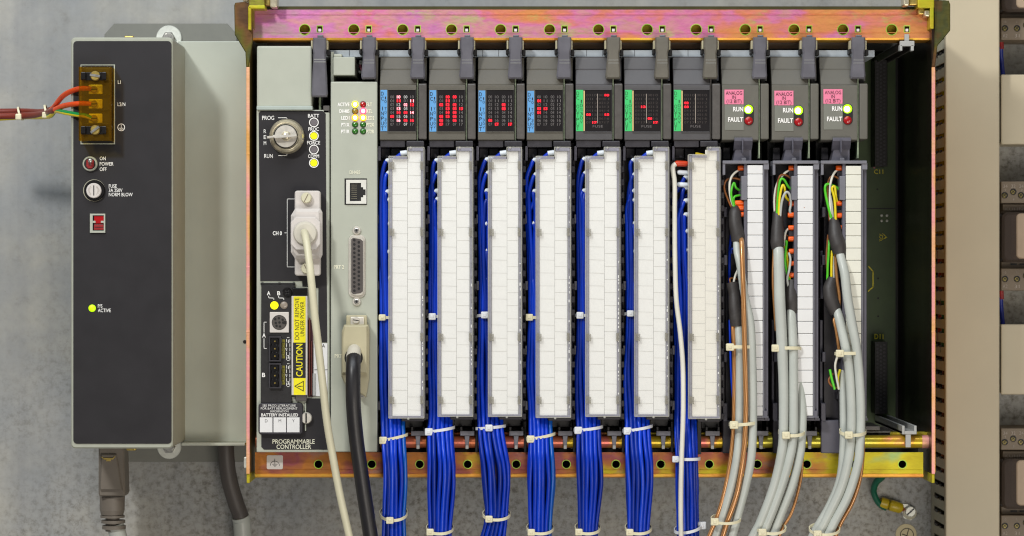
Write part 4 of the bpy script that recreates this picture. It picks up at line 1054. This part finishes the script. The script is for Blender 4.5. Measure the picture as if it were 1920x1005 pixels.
# ================================================================== analog arms (white blocks)
AX = [1357,1451,1541.5]; ABW = ['block_white','block_white','block_cream']
AL = ['white block terminal arm carrying two sleeved cables, first right of the clear covers', 'middle white block terminal arm, three grey cables in front', 'cream block terminal arm beside the empty rack slot']
for i, x0 in enumerate(AX):
    t = thing('terminal_arm', AL[i], 'terminal block', x0+40, 530, 400, 'terminal arms with white blocks')
    w_ = 84
    b = MB()
    b.box(x0-12,262,x0+2,306,300,400,'black',0); b.box(x0-2,276,x0+12,300,360,430,'dark2',1.5)
    b.prism([(x0+22,279),(x0+52,279),(x0+52,303),(x0+17,303)],380,468,'arm_grey',bev=1.2); b.box(x0+34,296,x0+42,303,468,478,'arm_light',.8)
    n = 10
    prof = [(ay(258,482),484),(ay(264,482),485),(ay(272,482),478),(ay(279,482),470),(ay(282,482),462),(ay(282,482),455),(ay(276,482),460),(ay(258,482),474)]
    b.profx(prof, ax(x0+20,482), ax(x0+54,482), 'arm_grey', bev=.6); b.prism([(x0+34,261),(x0+37,261),(x0+37,284),(x0+35,288)],470,488,'arm_grey',bev=.6)
    b.build('hook', t)
    b = MB()
    b.box(x0-2,301,x0+78+(6 if i == 0 else 6),307,400,492,'arm_light',1); b.box(x0-2,306,x0+3,328,440,490,'arm_light',.8)
    b.box(x0+3,307,x0+38,785,380,428,'dark2',1)
    b.box(x0+38,307,x0+44,785,400,486,'arm_grey',1); b.box(x0+73.5,307,x0+76.5,782,400,488,'arm_light',.8); b.box(x0+76.5,306,x0+83.5,788,400,480,'arm_grey',1.2)
    b.box(x0+43,780,x0+84,784,400,488,'arm_light',1); b.box(x0+40,784,x0+86,789,400,478,'arm_grey',1)
    b.box(x0+75,305,x0+85,318,400,490,'arm_light',1); b.box(x0+75,770,x0+82,784,400,490,'arm_grey',1)
    b.box(x0-4,330,x0+1,392,380,420,'arm_grey',1); b.box(x0-3,470,x0+2,560,380,428,'arm_grey',1)
    for y in (388,478,660): b.box(x0+0,y,x0+7,y+19,400,450,'arm_grey',1.8)
    b.box(x0-4,600,x0+1,852,380,428,'arm_grey',1); b.prism([(x0-2,756),(x0+7,756),(x0+7,792),(x0+1,792),(x0-2,786)],400,450,'arm_grey',bev=1)
    b.box(x0-2,788,x0+38,850,360,450,'dark2' if i < 2 else 'arm_grey',2)
    for k in range(12): b.box(x0+28,318+38*k,x0+38,331+38*k,428,470,'dark2',1)
    fr = b.build('arm_frame', t)
    b = MB(); b.box(x0+33,330,x0+44,375,440,489,'arm_light',1); b.build('terminal_cover', t)
    ys = 309.5 if i == 0 else 311; yl = ys
    k = 0
    while yl < 778:
        h_ = 16.5 if k == 0 else 22.2
        y2 = min(yl+h_, 779.5)
        b = MB(); b.box(x0+44.6,yl,x0+73.2,y2,440,489.5,ABW[i],1.0)
        if i == 1 and k == 3: b.lathe(x0+57,389,[(.8,489.5),(.8,489.8)],'copper_lug',8)
        b.build('label_block', t); yl = y2+.7; k += 1

# ferrule + wires on the analog arms
def ferrule(par, x, y, m='ferrule_orange', L=15, d=472, r=4.2):
    r *= 1.12; L += 2; b = MB(); b.tube([(x-L,y,d),(x-L+2,y,d),(x-2,y,d),(x+6,y,d-4)],[r*.85,r,r*1.05,r*.8],m,n=14,sub=3); b.build('ferrule', par)
def wire(par, pts, r, m, name='wire', **k):
    b = MB(); b.tube(pts, r, m, **k); return b.build(name, par)
def sleeve(par, pts, rr):
    b = MB(); b.tube(pts, rr, 'sleeve', n=20); b.build('heat_shrink_sleeve', par)
DD = 500
# bundle one
c1 = thing('cable_bundle', 'two grey cables and two copper strands tied over the first white block arm', 'cables', 1390, 640, 480, 'tied instrument cables')
wire(c1,[(1381,440,480),(1382,470,492),(1388,499,500),(1397,558,506),(1406,600,506),(1409,644,504),(1411,719,504),(1411.5,791,506),(1410,838,512),(1405,880,512),(1391,938,505),(1373,1004,498),(1355,1060,490)],[6.5,7,7.4,7.6,8]+[8.2]*8,'cable_grey','cable',n=16)
wire(c1,[(1383,600,480),(1385,620,486),(1387,659,492),(1387,749,496),(1386,809,502),(1383,850,508),(1374,900,506),(1357,964,498),(1343,1006,494),(1322,1060,488)],[6.5,7.4,7.8,8,8]+[8.2]*5,'cable_grey','cable',n=16)
wire(c1,[(1389,445,484),(1391,460,500),(1393,520,514),(1394,560,517),(1396.5,659,516),(1398.5,749,516),(1397.5,800,516),(1394,851,518),(1382,925,514),(1360,990,508),(1344,1050,500)],4.8,'copper_braid','copper_strand',n=14)
wire(c1,[(1374,598,480),(1374.5,620,486),(1376.5,659,490),(1376.5,749,492),(1375,806,496),(1368,872,504),(1352,946,500),(1330,1004,494),(1310,1050,490)],3.9,'copper_braid','copper_strand',n=14)
sleeve(c1,[(1379,389,470),(1378,400,476),(1379,420,480),(1383,440,482),(1384,452,482)],[8,11.5,12.5,13.5,12.8])
sleeve(c1,[(1373,531,472),(1376,550,476),(1378,575,480),(1380,596,482),(1381,611,482)],[12,10.5,12,12.5,11.8])
wire(c1,[(1380,400,474),(1370,372,474),(1368,345,474),(1374,328,472),(1390,315,468)],2.2,'white_wire')
wire(c1,[(1377,400,470),(1364,372,470),(1358,352,468),(1362,338,468),(1375,334,466),(1388,337,462)],2.0,'tan_wire')
wire(c1,[(1381,400,474),(1374,380,478),(1371,360,478),(1376,343,476),(1380,352,474),(1388,358,466)],2.2,'green_wire')
wire(c1,[(1384,400,474),(1376,380,474),(1377,369,474),(1388,366,468)],2.2,'green_wire')
wire(c1,[(1372,600,460),(1368,560,452),(1368,480,448),(1371,440,446)],2.6,'blue_wire'); wire(c1,[(1383,466,456),(1372,467,454),(1371,475,452)],2.6,'blue_wire'); wire(c1,[(1368,600,478),(1369,640,482),(1371,700,484),(1374,745,482)],2.2,'blue_wire')
wire(c1,[(1375,545,470),(1369,528,470),(1370,522,466),(1382,524,460)],1.8,'tan_wire'); wire(c1,[(1378,545,474),(1376,530,474),(1379,516,470),(1384,505,464)],2.2,'white_wire'); wire(c1,[(1380,542,474),(1388,541,470)],2.0,'white_wire')
for y, L, r in ((315,11,4.4),(337,5,3.2),(358,4,3.2),(367,5,3.4),(380.5,16,4.4),(390,13,4.4),(402,9,4.2),(494,6,4.2)): ferrule(c1,1399,y,L=L+3,r=r)
cable_tie(c1,1390,651,25,497,15,1368,hs=15,bw=6,sag=-1)
cable_tie(c1,1393,794,25,503,17,1375,hs=16,bw=6,sag=1,tilt=-.08)
cable_tie(c1,1361,973,27,504,18,1339,hs=15,bw=5,sag=7,tilt=.0)
# bundle two
c2 = thing('cable_bundle', 'three grey cables fanning left at the bottom, tied over the middle white block arm', 'cables', 1478, 640, 480, 'tied instrument cables')
wire(c2,[(1458,455,480),(1460,480,490),(1462,560,498),(1466,640,500),(1469,720,500),(1469,800,504),(1466,845,508),(1452,909,506),(1427,977,500),(1413,1004,496),(1385,1060,490)],[9,10,10.4,10.2,9.4,9,8.8,8.8,8.8,8.8,8.8],'cable_grey','cable',n=18)
wire(c2,[(1483,575,480),(1484,600,488),(1487,659,496),(1488,749,500),(1487,819,506),(1477,872,508),(1455,940,504),(1429,1004,498),(1405,1060,492)],[8,9,9]+[8.8]*6,'cable_grey','cable',n=18)
wire(c2,[(1494,660,470),(1499,700,480),(1504,760,488),(1504,800,494),(1500,850,500),(1485,910,500),(1464,964,496),(1449,1004,494),(1425,1060,490)],[4,6.5,8,8.4]+[8.4]*5,'cable_grey','cable',n=18)
wire(c2,[(1451,460,470),(1449.5,520,480),(1451,560,484),(1455,620,480)],2.6,'copper_braid','copper_strand',n=12)
wire(c2,[(1503,820,480),(1504,870,484),(1499,910,488),(1484,962,490),(1465,995,490),(1448,1050,488)],3.0,'copper_braid','copper_strand',n=12)
sleeve(c2,[(1458,399,470),(1458,415,476),(1457.5,435,480),(1457.5,455,483),(1458,467,483)],[9.5,10.5,12,13,11.5])
sleeve(c2,[(1484,527,470),(1484,545,476),(1485,565,480),(1485,587,480)],[10,12,12.5,11])
wire(c2,[(1453,405,472),(1452,372,470),(1457,345,472),(1470,326,472),(1486,315,468)],2.2,'white_wire')
wire(c2,[(1455,405,474),(1457,360,476),(1461,332,476),(1472,328,472),(1486,337,464)],1.9,'tan_wire')
wire(c2,[(1456.5,405,478),(1459,365,480),(1463,338,480),(1470,337,478),(1478,350,472),(1487,358,466)],2.4,'green_wire')
wire(c2,[(1460,405,480),(1462,370,484),(1467,348,484),(1471,352,482),(1474,370,476),(1487,381,466)],2.4,'yellow_wire')
wire(c2,[(1463,405,480),(1466,378,486),(1473,361,488),(1480,364,486),(1483,380,480),(1481,397,476),(1488,403,468)],2.4,'grey_wire')
wire(c2,[(1480,535,470),(1470,490,466),(1472,440,466),(1480,428,466),(1486,426,466)],2.2,'white_wire'); wire(c2,[(1478,535,468),(1468,480,464),(1470,442,462),(1486,448,462)],1.7,'tan_wire')
wire(c2,[(1484,538,476),(1475,510,476),(1472,485,476),(1475,455,472),(1473,453,470)],2.3,'green_wire'); wire(c2,[(1482,538,478),(1478,500,470),(1474,470,470),(1471,462,466)],2.2,'yellow_wire')
wire(c2,[(1478,538,480),(1476,522,482),(1480,505,482),(1482,486,478),(1479,474,474)],2.3,'grey_wire')
for y, L, r in ((315,11,4.4),(337,4,3.2),(358,4,3.2),(382,10,4.4),(403,12,4.4),(427,11,4.2),(448,11,4.2),(471,10,4.2),(494,10,4.2),(516,10,4.2)): ferrule(c2,1492,y,L=L+1,r=r)
cable_tie(c2,1475,653,26,492,16,1453,hs=15,bw=6,sag=-1)
cable_tie(c2,1484,810,23.5,500,17,1472,hs=15,bw=6,sag=6)
cable_tie(c2,1446,990,27,500,18,1428,hs=15,bw=5,sag=9)
# bundle three
c3 = thing('cable_bundle', 'three grey cables and a copper strand in front of the cream block arm', 'cables', 1575, 640, 480, 'tied instrument cables')
wire(c3,[(1573,465,482),(1577,485,492),(1584,514,502),(1589,558,508),(1598,610,512),(1607,659,512),(1613,734,512),(1614,794,512),(1612,838,516),(1608,872,516),(1590,930,512),(1560,988,506),(1528,1060,500)],[7.5,8]+[8.8]*3+[8.4]*8,'cable_grey','cable',n=18)
wire(c3,[(1567,575,482),(1573,596,492),(1584,644,502),(1592,689,506),(1596,749,506),(1596,809,510),(1591,860,514),(1577,915,510),(1552,968,504),(1532,1006,500),(1505,1060,495)],[7.5,8.6]+[8.8]*9,'cable_grey','cable',n=18)
wire(c3,[(1580,694,480),(1581,749,488),(1582,809,496),(1581,850,502),(1575,900,502),(1556,948,500),(1524,1004,496),(1500,1060,492)],[6,7,7.6]+[8]*5,'cable_grey','cable',n=18)
wire(c3,[(1566,470,474),(1569,520,478),(1574,560,480),(1570,590,482),(1564,600,484),(1568,620,488),(1573,655,488)],3,'copper_braid','copper_strand',n=12)
wire(c3,[(1616,800,494),(1618,845,500),(1612,900,504),(1597,945,502),(1575,985,500),(1550,1050,496)],3.9,'copper_braid','copper_strand',n=12)
sleeve(c3,[(1563,411,470),(1565,425,476),(1567,443,480),(1572,460,483),(1574,476,484)],[8.5,11.5,14,15,12.5])
sleeve(c3,[(1561,522,472),(1556,540,476),(1558,560,480),(1565,580,482),(1568,588,483)],[9,13,13.5,12.5,11])
wire(c3,[(1560,415,474),(1550,375,476),(1547,352,476),(1552,345,474),(1566,350,470),(1576,358,466)],2.5,'green_wire')
wire(c3,[(1556,415,472),(1552,370,470),(1553,340,470),(1562,330,470),(1576,337,464)],1.9,'tan_wire')
wire(c3,[(1558,415,474),(1556,370,474),(1558,340,476),(1566,322,472),(1578,315,468)],2.3,'white_wire')
wire(c3,[(1567,415,478),(1565,375,482),(1560,354,484),(1565,350,484),(1567,365,480),(1570,378,474),(1578,381,466)],2.4,'yellow_wire')
wire(c3,[(1563,415,472),(1560,385,476),(1557,366,474)],2.0,'grey_wire')
wire(c3,[(1551,535,472),(1552,500,470),(1554,470,470),(1555,450,466)],2.4,'green_wire'); wire(c3,[(1559,535,474),(1559,500,472),(1560,470,468)],2.3,'yellow_wire'); wire(c3,[(1564,535,474),(1563,500,470),(1564,480,468)],1.9,'grey_wire'); wire(c3,[(1552,520,468),(1550,480,464),(1553,440,464)],2.2,'tan_wire')
wire(c3,[(1556,693,486),(1560,712,490),(1565,730,488)],2.5,'green_wire'); wire(c3,[(1575,693,486),(1571,708,490),(1572,728,486)],2.6,'yellow_wire'); wire(c3,[(1570,668,500),(1566,685,498),(1568,705,494),(1573,730,488)],2.2,'white_wire'); wire(c3,[(1562,700,480),(1554,712,480),(1558,722,482),(1568,728,484)],1.9,'tan_wire')
wire(c3,[(1571,728,480),(1574,745,482),(1575,790,484),(1577,830,486)],3,'cable_black')
for y, L, r in ((315,11,4.4),(337,4,3.2),(358,4,3.2),(381,10,4.4),(404,10,4.4),(427,8,4.2)): ferrule(c3,1581,y,L=L+1,r=r)
cable_tie(c3,1589,663,23,505,16,1573,hs=15,bw=6,sag=-1)
cable_tie(c3,1599,809,24,508,18,1589,hs=15,bw=6,sag=6)
cable_tie(c3,1546,992,28,508,18,1531,hs=15,bw=5,sag=9)

# ================================================================== blue bundles
BK = [ # y, left, right
 [(300,708,738),(400,706,738),(480,708,738),(595,711,742),(700,711,757),(790,713,760),(821,714,761),(900,716.5,764),(966,716,761),(1040,714,764)],
 [(300,800,832),(400,802,832),(480,803,832),(595,803,834),(700,801,846),(790,802,849),(806,800,850),(890,801,856),(1000,803,847),(1060,802,850)],
 [(300,896,926),(400,896,926),(480,897,926),(592,896,928),(700,893,940),(790,894,944),(803,895,945),(890,903,961),(971,909,953),(1040,890,944)],
 [(300,984,1016),(400,985,1016),(480,988,1016),(595,990,1020),(700,987,1032),(790,990,1036),(819,991,1037),(900,988,1042),(1000,991,1035),(1060,989,1038)],
 [(300,1080,1108),(400,1080,1108),(480,1081,1108),(591,1081,1112),(700,1077,1122),(790,1079,1126),(804,1080,1127),(890,1080,1132),(1000,1083,1121),(1060,1080,1124)],
 [(300,1172,1200),(400,1172,1200),(480,1173,1200),(591,1173,1204),(700,1168,1214),(790,1171,1218),(804,1171,1220),(890,1173,1227),(1000,1176,1218),(1060,1174,1220)],
 [(300,1256,1300),(400,1256,1300),(480,1258,1300),(560,1262,1304),(700,1262,1304),(790,1264,1306),(860,1266,1309),(930,1267,1311),(1000,1268,1312),(1060,1268,1312)]]
BLAB = ['leftmost blue wire bundle, beside the light grey module with the black cable', 'blue wire bundle between the first and second white label arms',
        'blue wire bundle that bends left at the bottom edge', 'fourth blue wire bundle from the left, with two yellowed ties low down', 'fifth blue wire bundle from the left, under the first green label',
        'sixth blue wire bundle from the left, under the middle green label', 'blue wire bundle with one white wire and an orange red ferrule']
def dprof(y):
    ks = [(290,452),(600,456),(786,460),(808,472),(860,486),(900,484),(960,470),(1060,450)]
    for (a, da), (b_, db) in zip(ks, ks[1:]):
        if y <= b_: return da + (db-da)*max(0,(y-a))/(b_-a)
    return 450
def lerpk(K_, y, j):
    for a, b_ in zip(K_, K_[1:]):
        if y <= b_[0]:
            t = max(0,(y-a[0])/(b_[0]-a[0])); t = t*t*(3-2*t)*.5+t*.5; return a[j]+(b_[j]-a[j])*t
    return K_[-1][j]
for i in range(7):
    t = thing('wire_bundle', BLAB[i], 'wires', BK[i][5][1]+20, 800, 440, 'blue wire bundles')
    rr = random.Random(100+i)
    if i == 6: rows = [(5,1.0),(6,.1),(5,-.8)]
    else: rows = [(6,1.0),(6,.15),(5,-.75)]
    slots = []
    for ri, (n, v) in enumerate(rows):
        for k in range(n):
            u = -1+2*(k+(0 if n == 6 else .5 if n==5 else 0))/(5)
            if n == 5: u = -1+2*(k+.5)/5
            slots.append((u, v*math.sqrt(max(.15, 1-.6*u*u))))
    rr.shuffle(slots)
    VIS = [299,325,357,373,418,470,520] if i != 6 else [330,352,374,400,432,470,510]
    starts = VIS + [330+k*16 for k in range(len(slots)-len(VIS))]
    slots_s = list(slots)
    # make sure the first wires sit in front on the left
    slots_s.sort(key=lambda s_: (s_[0]*.6 - s_[1]*.8 + rr.uniform(-.5,.5)))
    R = 4.05
    for k, (u, v) in enumerate(slots_s):
        ys = starts[k] + rr.uniform(-2,2)
        xe = CL[i] + (1 if k % 2 == 0 else 3) - (2 if i == 6 else 0)
        if i == 6: xe = CL[i]-2
        hid = k >= len(VIS)
        if hid: xe += 24
        ph = rr.uniform(0,6.28); am = rr.uniform(.8,2.8); ph2 = rr.uniform(0,6.28)
        pts = [(xe+6, ys+1, 462), (xe-4, ys+1, 463)]
        m = rr.choice(['blue_wire','blue_wire','blue_wire','blue_wire3','blue_wire3','blue_wire4']) if rr.random() > .04 else 'blue_wire2'
        if i in (0,3) and u > .9 and v > 0: m = 'blue_wire2'
        lo, hi = lerpk(BK[i], ys+30, 1), lerpk(BK[i], ys+30, 2)
        tx = (lo+hi)/2 + u*((hi-lo)/2-R)
        pts.append((xe-9 if tx < xe-6 else (tx+xe)/2-4, ys+9, 462+v*3))
        if hid: pts = [(xe+6,ys+1,450),(xe-4,ys+3,450),(xe-9,ys+12,450)]
        y = ys+34
        YS = []
        while y < 1060:
            YS.append(y); y += 30 if not 770 < y < 870 else 15
        for y in YS:
            lo, hi = lerpk(BK[i], y, 1), lerpk(BK[i], y, 2)
            c = (lo+hi)/2; hw = (hi-lo)/2-R
            hd = 11 if y < 786 else min(17, 11+(y-786)*.09)
            free = min(1, min(abs(y-q) for q in (595, 806 if i != 6 else 862, 990))/70)
            wob = am*math.sin(y/58+ph)*free
            x = c + u*hw*(.97) + wob
            x = min(max(x, lo+R-.5), hi-R+.5)
            pts.append((x, y, dprof(y) + v*hd + .8*math.sin(y/45+ph2)*free))
        b = MB(); b.tube(pts, R, m, n=9, sub=3, cap=False); b.build('wire', t)
        if not hid:
            fm = 'ferrule_white'
            if i in (0,3) and k == 8: fm = 'ferrule_yellow'
            b = MB(); b.tube([(xe-6,ys+1,463),(xe-4,ys+1,463),(xe+10,ys,461)],[4.3,4.8,4.6],fm,n=12,sub=2); b.build('ferrule', t)
    if i < 6:  # first short wire entering at the top under the cover notch
        b = MB(); b.tube([(CL[i]+30,287,478),(CL[i]+24,288,478),(CL[i]+16,294,476),(CL[i]+10,302,470),(CL[i]+2,325,462)],3.6,'blue_wire',n=9,sub=3); b.build('wire', t)
        b = MB(); b.tube([(CL[i]+22,287.5,478),(CL[i]+34,286,478)],[4.6,4.8],'ferrule_white',n=12,sub=2); b.build('ferrule', t)
    TY = [(595,728.5,717.5,21,'tie',14,0,0),(821,737.5,718.5,25,'tie',15,0,-.3),(966,738.5,733,24,'tie',13,14,0)]
    TY = [[(595,730,717.5,20,'tie',13,0,0),(820,738,719,24.5,'tie',15,1,-.22),(962,738,732,24,'tie',14,12,0)],
          [(592,819,811,17,'tie_white',14,1,-.05),(805,825,804.5,25.5,'tie_white',15,1,-.16),(990,825,807,23.5,'tie',14,9,0)],
          [(591,912,909,19,'tie_white',14,-1,-.1),(801,920,917,26,'tie_white',14,0,-.1),(964,931,917,24,'tie',14,9,0)],
          [(594,1006,992.5,18,'tie',14,1,0),(818,1014,995,25,'tie',15,1,-.2),(990,1013,996,23.5,'tie',14,9,0)],
          [(591,1096,1087,17,'tie_white',14,0,0),(803,1103,1084,25,'tie_white',15,1,-.13),(990,1102,1085,22,'tie',14,9,0)],
          [(588,1188,1181,18,'tie_white',13,-1,-.05),(803,1195.5,1176,26,'tie_white',15,1,-.18),(990,1197,1180,23,'tie',14,9,0)],
          [(860,1287,1266,24,'tie_white',13,0,0),(990,1290,1316,24,'tie_white',16,6,-.2)]][i]
    for (y, cx, hx, hw, m, hs_, sag, tilt) in TY:
        cable_tie(t, cx, y, hw+1, dprof(y), 22 if y > 840 else 17.5, hx, mat=m, sag=sag, tilt=tilt, hs=hs_, bw=5.5)
    if i == 6:
        b = MB(); b.tube([(1275,306,474),(1268,307,476),(1262,312,478),(1262,322,480),(1265,345,482),(1265,400,484),(1265.5,480,486),(1268,560,490),(1275,620,492),(1280,680,492),(1281,740,498),(1280.5,790,506),(1278,860,512),(1276.5,930,506),(1277,1000,494),(1280,1060,480)],4.6,'white_wire',n=12); b.build('white_wire', t)
        b = MB(); b.tube([(1268,307,476),(1270,306.5,476),(1284,307,474),(1289,307,472)],[4.6,5.6,5.4,4.6],'ferrule_red',n=16,sub=3); b.build('ferrule', t)
        for y in (323,346):
            b = MB(); b.tube([(1272,y,468),(1274,y,468),(1290,y+1,466)],[4,4.8,4.6],'ferrule_white',n=12,sub=2); b.build('ferrule', t)

# ================================================================== right side
du = thing('wiring_duct', 'tall beige cable duct with slotted side, right of the rack', 'cable duct', 1820, 500, 0)
b = MB(); b.wbox(ax(1773,200), ax(1874.5,200), -1700, 1700, 190, 200, 'duct', 3.5, 3); b.wbox(ax(1773,200)+.4, ax(1776,200), -1700, 1700, 178, 192, 'duct', 1); b.wbox(ax(1871.5,200), ax(1874.5,200)-.4, -1700, 1700, 10, 192, 'duct', 1); b.build('duct_cover', du)
Xs = ax(1774,200)
b = MB(); b.wbox(Xs, Xs+3, -1700, 1700, 0, 34, 'duct_dark', 0)
y = -760
per = 27.8
while y < 760:
    b.prism([(x_,y_) for x_,y_ in ()] or [(0,0),(1,0),(1,1)], 0, .1, 'black') if False else None
    b.wbox(Xs, Xs+3, y, y+19, 34, 178, 'duct_dark', .6)
    b.wbox(Xs-2, Xs+1, y-4.5, y+1, 60, 90, 'black', .6); b.wbox(Xs-1, Xs+2, y-3.5, y+1, 118, 140, 'black', .6)
    y += per
b.wbox(Xs+3, ax(1871,200), -1700, 1700, 0, 4, 'duct_dark', 0)
b.wbox(Xs+20, Xs+22, -900, 900, 4, 176, 'black', 0)
b.build('slotted_side', du)
dw = thing('duct_wires', 'coloured wires showing through the slots of the tall beige duct', 'wires', 1765, 500, 100)
for k, (yy0, yy1, m) in enumerate(((150,480,'crimp'),(130,470,'yellow_wire'),(470,640,'red_plastic'),(480,900,'tan_wire'),(560,660,'deep_green'),(90,200,'tan_wire'))):
    X = Xs+8+ (k%2)*4
    b = MB(); dd = 50+20*k
    b.tube([(X,ay(yy0,100),dd),(X+2,ay((yy0+yy1)/2,100),dd+6),(X,ay(yy1,100),dd)],9,m,world=True,n=10); b.build('wire', dw)
for y0, y1, lab in ((139.5,271,'short beige duct piece near the upper right edge'),(608,740,'short beige duct piece near the lower right edge')):
    t = thing('side_duct', lab, 'cable duct', 1900, (y0+y1)/2, 0, 'duct pieces at the right edge')
    b = MB(); b.box(1877,y0,2100,y1,150,158,'duct',3,3); b.box(1877.5,y0+2,2100,y0+5,4,152,'duct',1); b.box(1877.5,y1-5,2100,y1-2,4,152,'duct',1); b.build('duct_cover', t)
def relay(y0, lab, off=0):
    t = thing('relay', lab, 'relay', 1930, y0+100, 0, 'relays on the right wall')
    b = MB(); b.box(1877,y0,2040,y0+41,4,120,'taupe',2); b.box(1877,y0+41,2040,y0+166,4,90,'taupe',2); b.box(1877,y0+163,2040,y0+205,4,120,'taupe',2)
    b.box(1880,y0+43,2040,y0+55,90,104,'taupe',1)
    for xx in (1895,1912): b.box(xx,y0+154,xx+12,y0+157,92,93,'black',0)
    b.build('socket_base', t)
    b = MB(); D = 120.6
    for s_, x in (('34',1885),('32',1900),('24',1915),('22',1931)): b.text(s_,x,y0+9,6,D,'taupe_ink',w=8)
    b.text('9',1885,y0+16.5,4,D,'taupe_ink'); b.text('8',1900.5,y0+34,4,D,'taupe_ink'); b.text('7',1916,y0+16.5,4,D,'taupe_ink')
    for s_, x in (('A2',1884.5),('31',1907),('21',1925)): b.text(s_,x,y0+197,6.5,D,'taupe_ink',w=9)
    b.text('10',1884.5,y0+171,4,D,'taupe_ink'); b.text('11',1907,y0+171,4,D,'taupe_ink')
    b.build('lettering', t); b = MB()
    b.text('KUHNKE',1909,y0+52,5,104.6,'taupe_ink',w=50)
    b.build('lettering', t)
    b = MB(); b.prism(rrect(1879,y0+58,2040,y0+152,12),90,150,'relay_cap',bev=5); cp = b.build('relay_cap', t)
    b = MB(); b.prism(rrect(1906,y0+60,2030,y0+145,8),92,152,'tan_core',bev=2); b.build('relay_core', cp)
    for x, y in ((1884,26),(1900,19.5),(1914.5,26),(1884.5,183),(1907,183),(1924,177)):
        b = MB(); b.lathe(x,y0+y,[(6.5,120),(6.5,120.5)],'black',20); s_ = b.build('terminal_screw', t)
        b = MB(); b.lathe(x-.6,y0+y+.6,[(4.6,120.6),(4.6,122),(4,122.6)],'relay_screw',16); b.line(x-4,y0+y+3,x+3,y0+y-3,1,123,'black'); b.line(x-3,y0+y-3,x+3,y0+y+3,1,123,'black'); b.build('screw_head', s_)
relay(340,'taupe relay at the right edge between the two short beige ducts')
relay(-130,'relay at the top right corner with only its lower terminals in view')
relay(803,'relay at the bottom right corner below the lower short duct')
for y0, y1, lab in ((76,141,'red and blue wires between the top right relay and the duct piece'),(545,610,'red and blue wires between the middle relay and the lower duct piece')):
    t = thing('relay_wires', lab, 'wires', 1880, y0, 40, 'short wires beside the relays')
    b = MB(); b.tube([(1877,y0-12,60),(1877.5,y0+8,60),(1878,y0+16,60)],5,'red_plastic',n=12); b.build('red_wire', t)
    b = MB(); b.tube([(1876.5,y0+12,60),(1877.5,y0+35,55),(1881,y0+70,50),(1882,y0+90,48)],4.6,'blue_dark',n=12); b.build('blue_wire', t)

gw = thing('ground_cable', 'dark green cable with yellow crimp lug screwed to the wall', 'cable', 1660, 930, 20)
b = MB(); b.tube([(1668,868,70),(1655,892,50),(1643,904,36),(1638,920,26),(1643,936,20),(1651,947,16),(1662,953,14)],[7.5,7.5,7.2,6.6,6.2,6,6],'deep_green',n=16); b.build('cable', gw)
b = MB(); b.tube([(1651,941.5,14),(1657,943.5,14),(1669,947,15),(1671,947.6,16.5),(1684,951.5,16.5),(1688,953,15)],[11,11.5,11,11.6,11,10.6],'crimp',n=20,sub=2); b.build('crimp_sleeve', gw)
b = MB(); b.tube([(1686,952,14),(1691,954,10),(1694,955,6)],[7,6,4],'copper_lug',n=12); b.prism([(1688,944),(1702,945),(1716,953),(1717,968),(1708,976),(1694,972)],1,4,'zinc_white',bev=.8); b.build('ring_lug', gw)
b = MB(); b.lathe(1706,961.5,[(14,4),(14,6),(13,7)],'duct_dark',28); wsh = b.build('washer', gw)
slotscrew(gw,1707.5,959.5,11,7,'zinc_white',-.75,h=7)
es_ = thing('earth_sticker', 'round beige earth symbol sticker low on the wall', 'sticker', 1699, 998, 0)
b = MB(); b.lathe(1699,1002,[(21.5,0),(21.5,1),(21,1.4)],'sticker',40); b.build('sticker_disc', es_)
b = MB(); b.ring(1700.5,1003,13,11.6,1.5,1.9,'ink_black'); b.line(1703.5,993,1700,1006,1.5,2,'ink_black'); b.line(1692,1001.5,1704,1006,1.5,2,'ink_black'); b.build('earth_symbol', es_)

# ================================================================== camera and lamps
cam = bpy.data.cameras.new('Camera'); co = bpy.data.objects.new('Camera', cam); COL.objects.link(co)
cam.sensor_width = 36; cam.lens = 36*CAM/1920; cam.clip_end = 50; cam.clip_start = .05
co.location = (0, -(CAM+REF)*K, 0); co.rotation_euler = (math.pi/2, 0, 0)
cam.dof.use_dof = True; cam.dof.focus_distance = (CAM+REF-400)*K; cam.dof.aperture_fstop = 13
sc.camera = co
def area(name, loc, target, size, power, col, sy=None):
    l = bpy.data.lights.new(name, 'AREA'); l.energy = power; l.color = col; l.size = size
    if sy: l.shape = 'RECTANGLE'; l.size_y = sy
    o = bpy.data.objects.new(name, l); COL.objects.link(o); o.location = loc
    o.rotation_euler = (Vector(target)-Vector(loc)).to_track_quat('-Z','Y').to_euler()
area('key_softbox', (-.78,-1.6,1.0), (0,-.1,0), .16, 17.8, (1,.995,.98), .16)
area('top_softbox', (-.15,-.75,.95), (-.05,-.02,.1), 1.2, 9.2, (.88,.94,1), .4)
area('fill_softbox', (.35,-1.8,-.75), (0,-.1,-.05), .6, 10.5, (1,.92,.82), .7)  # added fill light, brightens the rack interior and the lower wall
area('side_softbox', (1.0,-1.3,-.25), (.25,0,-.05), .5, 3.2, (1,.91,.8), .8)
wd_ = bpy.data.worlds.new('World'); sc.world = wd_; wd_.use_nodes = True
bg = wd_.node_tree.nodes['Background']; bg.inputs[0].default_value = (.95,.97,1,1); bg.inputs[1].default_value = .17
sc.view_settings.view_transform = 'Standard'; sc.view_settings.look = 'None'; sc.view_settings.exposure = -.1; sc.view_settings.gamma = 1
sc.cycles.max_bounces = 6; sc.cycles.transparent_max_bounces = 12; sc.cycles.diffuse_bounces = 3; sc.cycles.glossy_bounces = 3
sc.cycles.use_denoising = True; sc.cycles.filter_width = 1.15
for o in ALL:
    if '_o' in o: del o['_o']
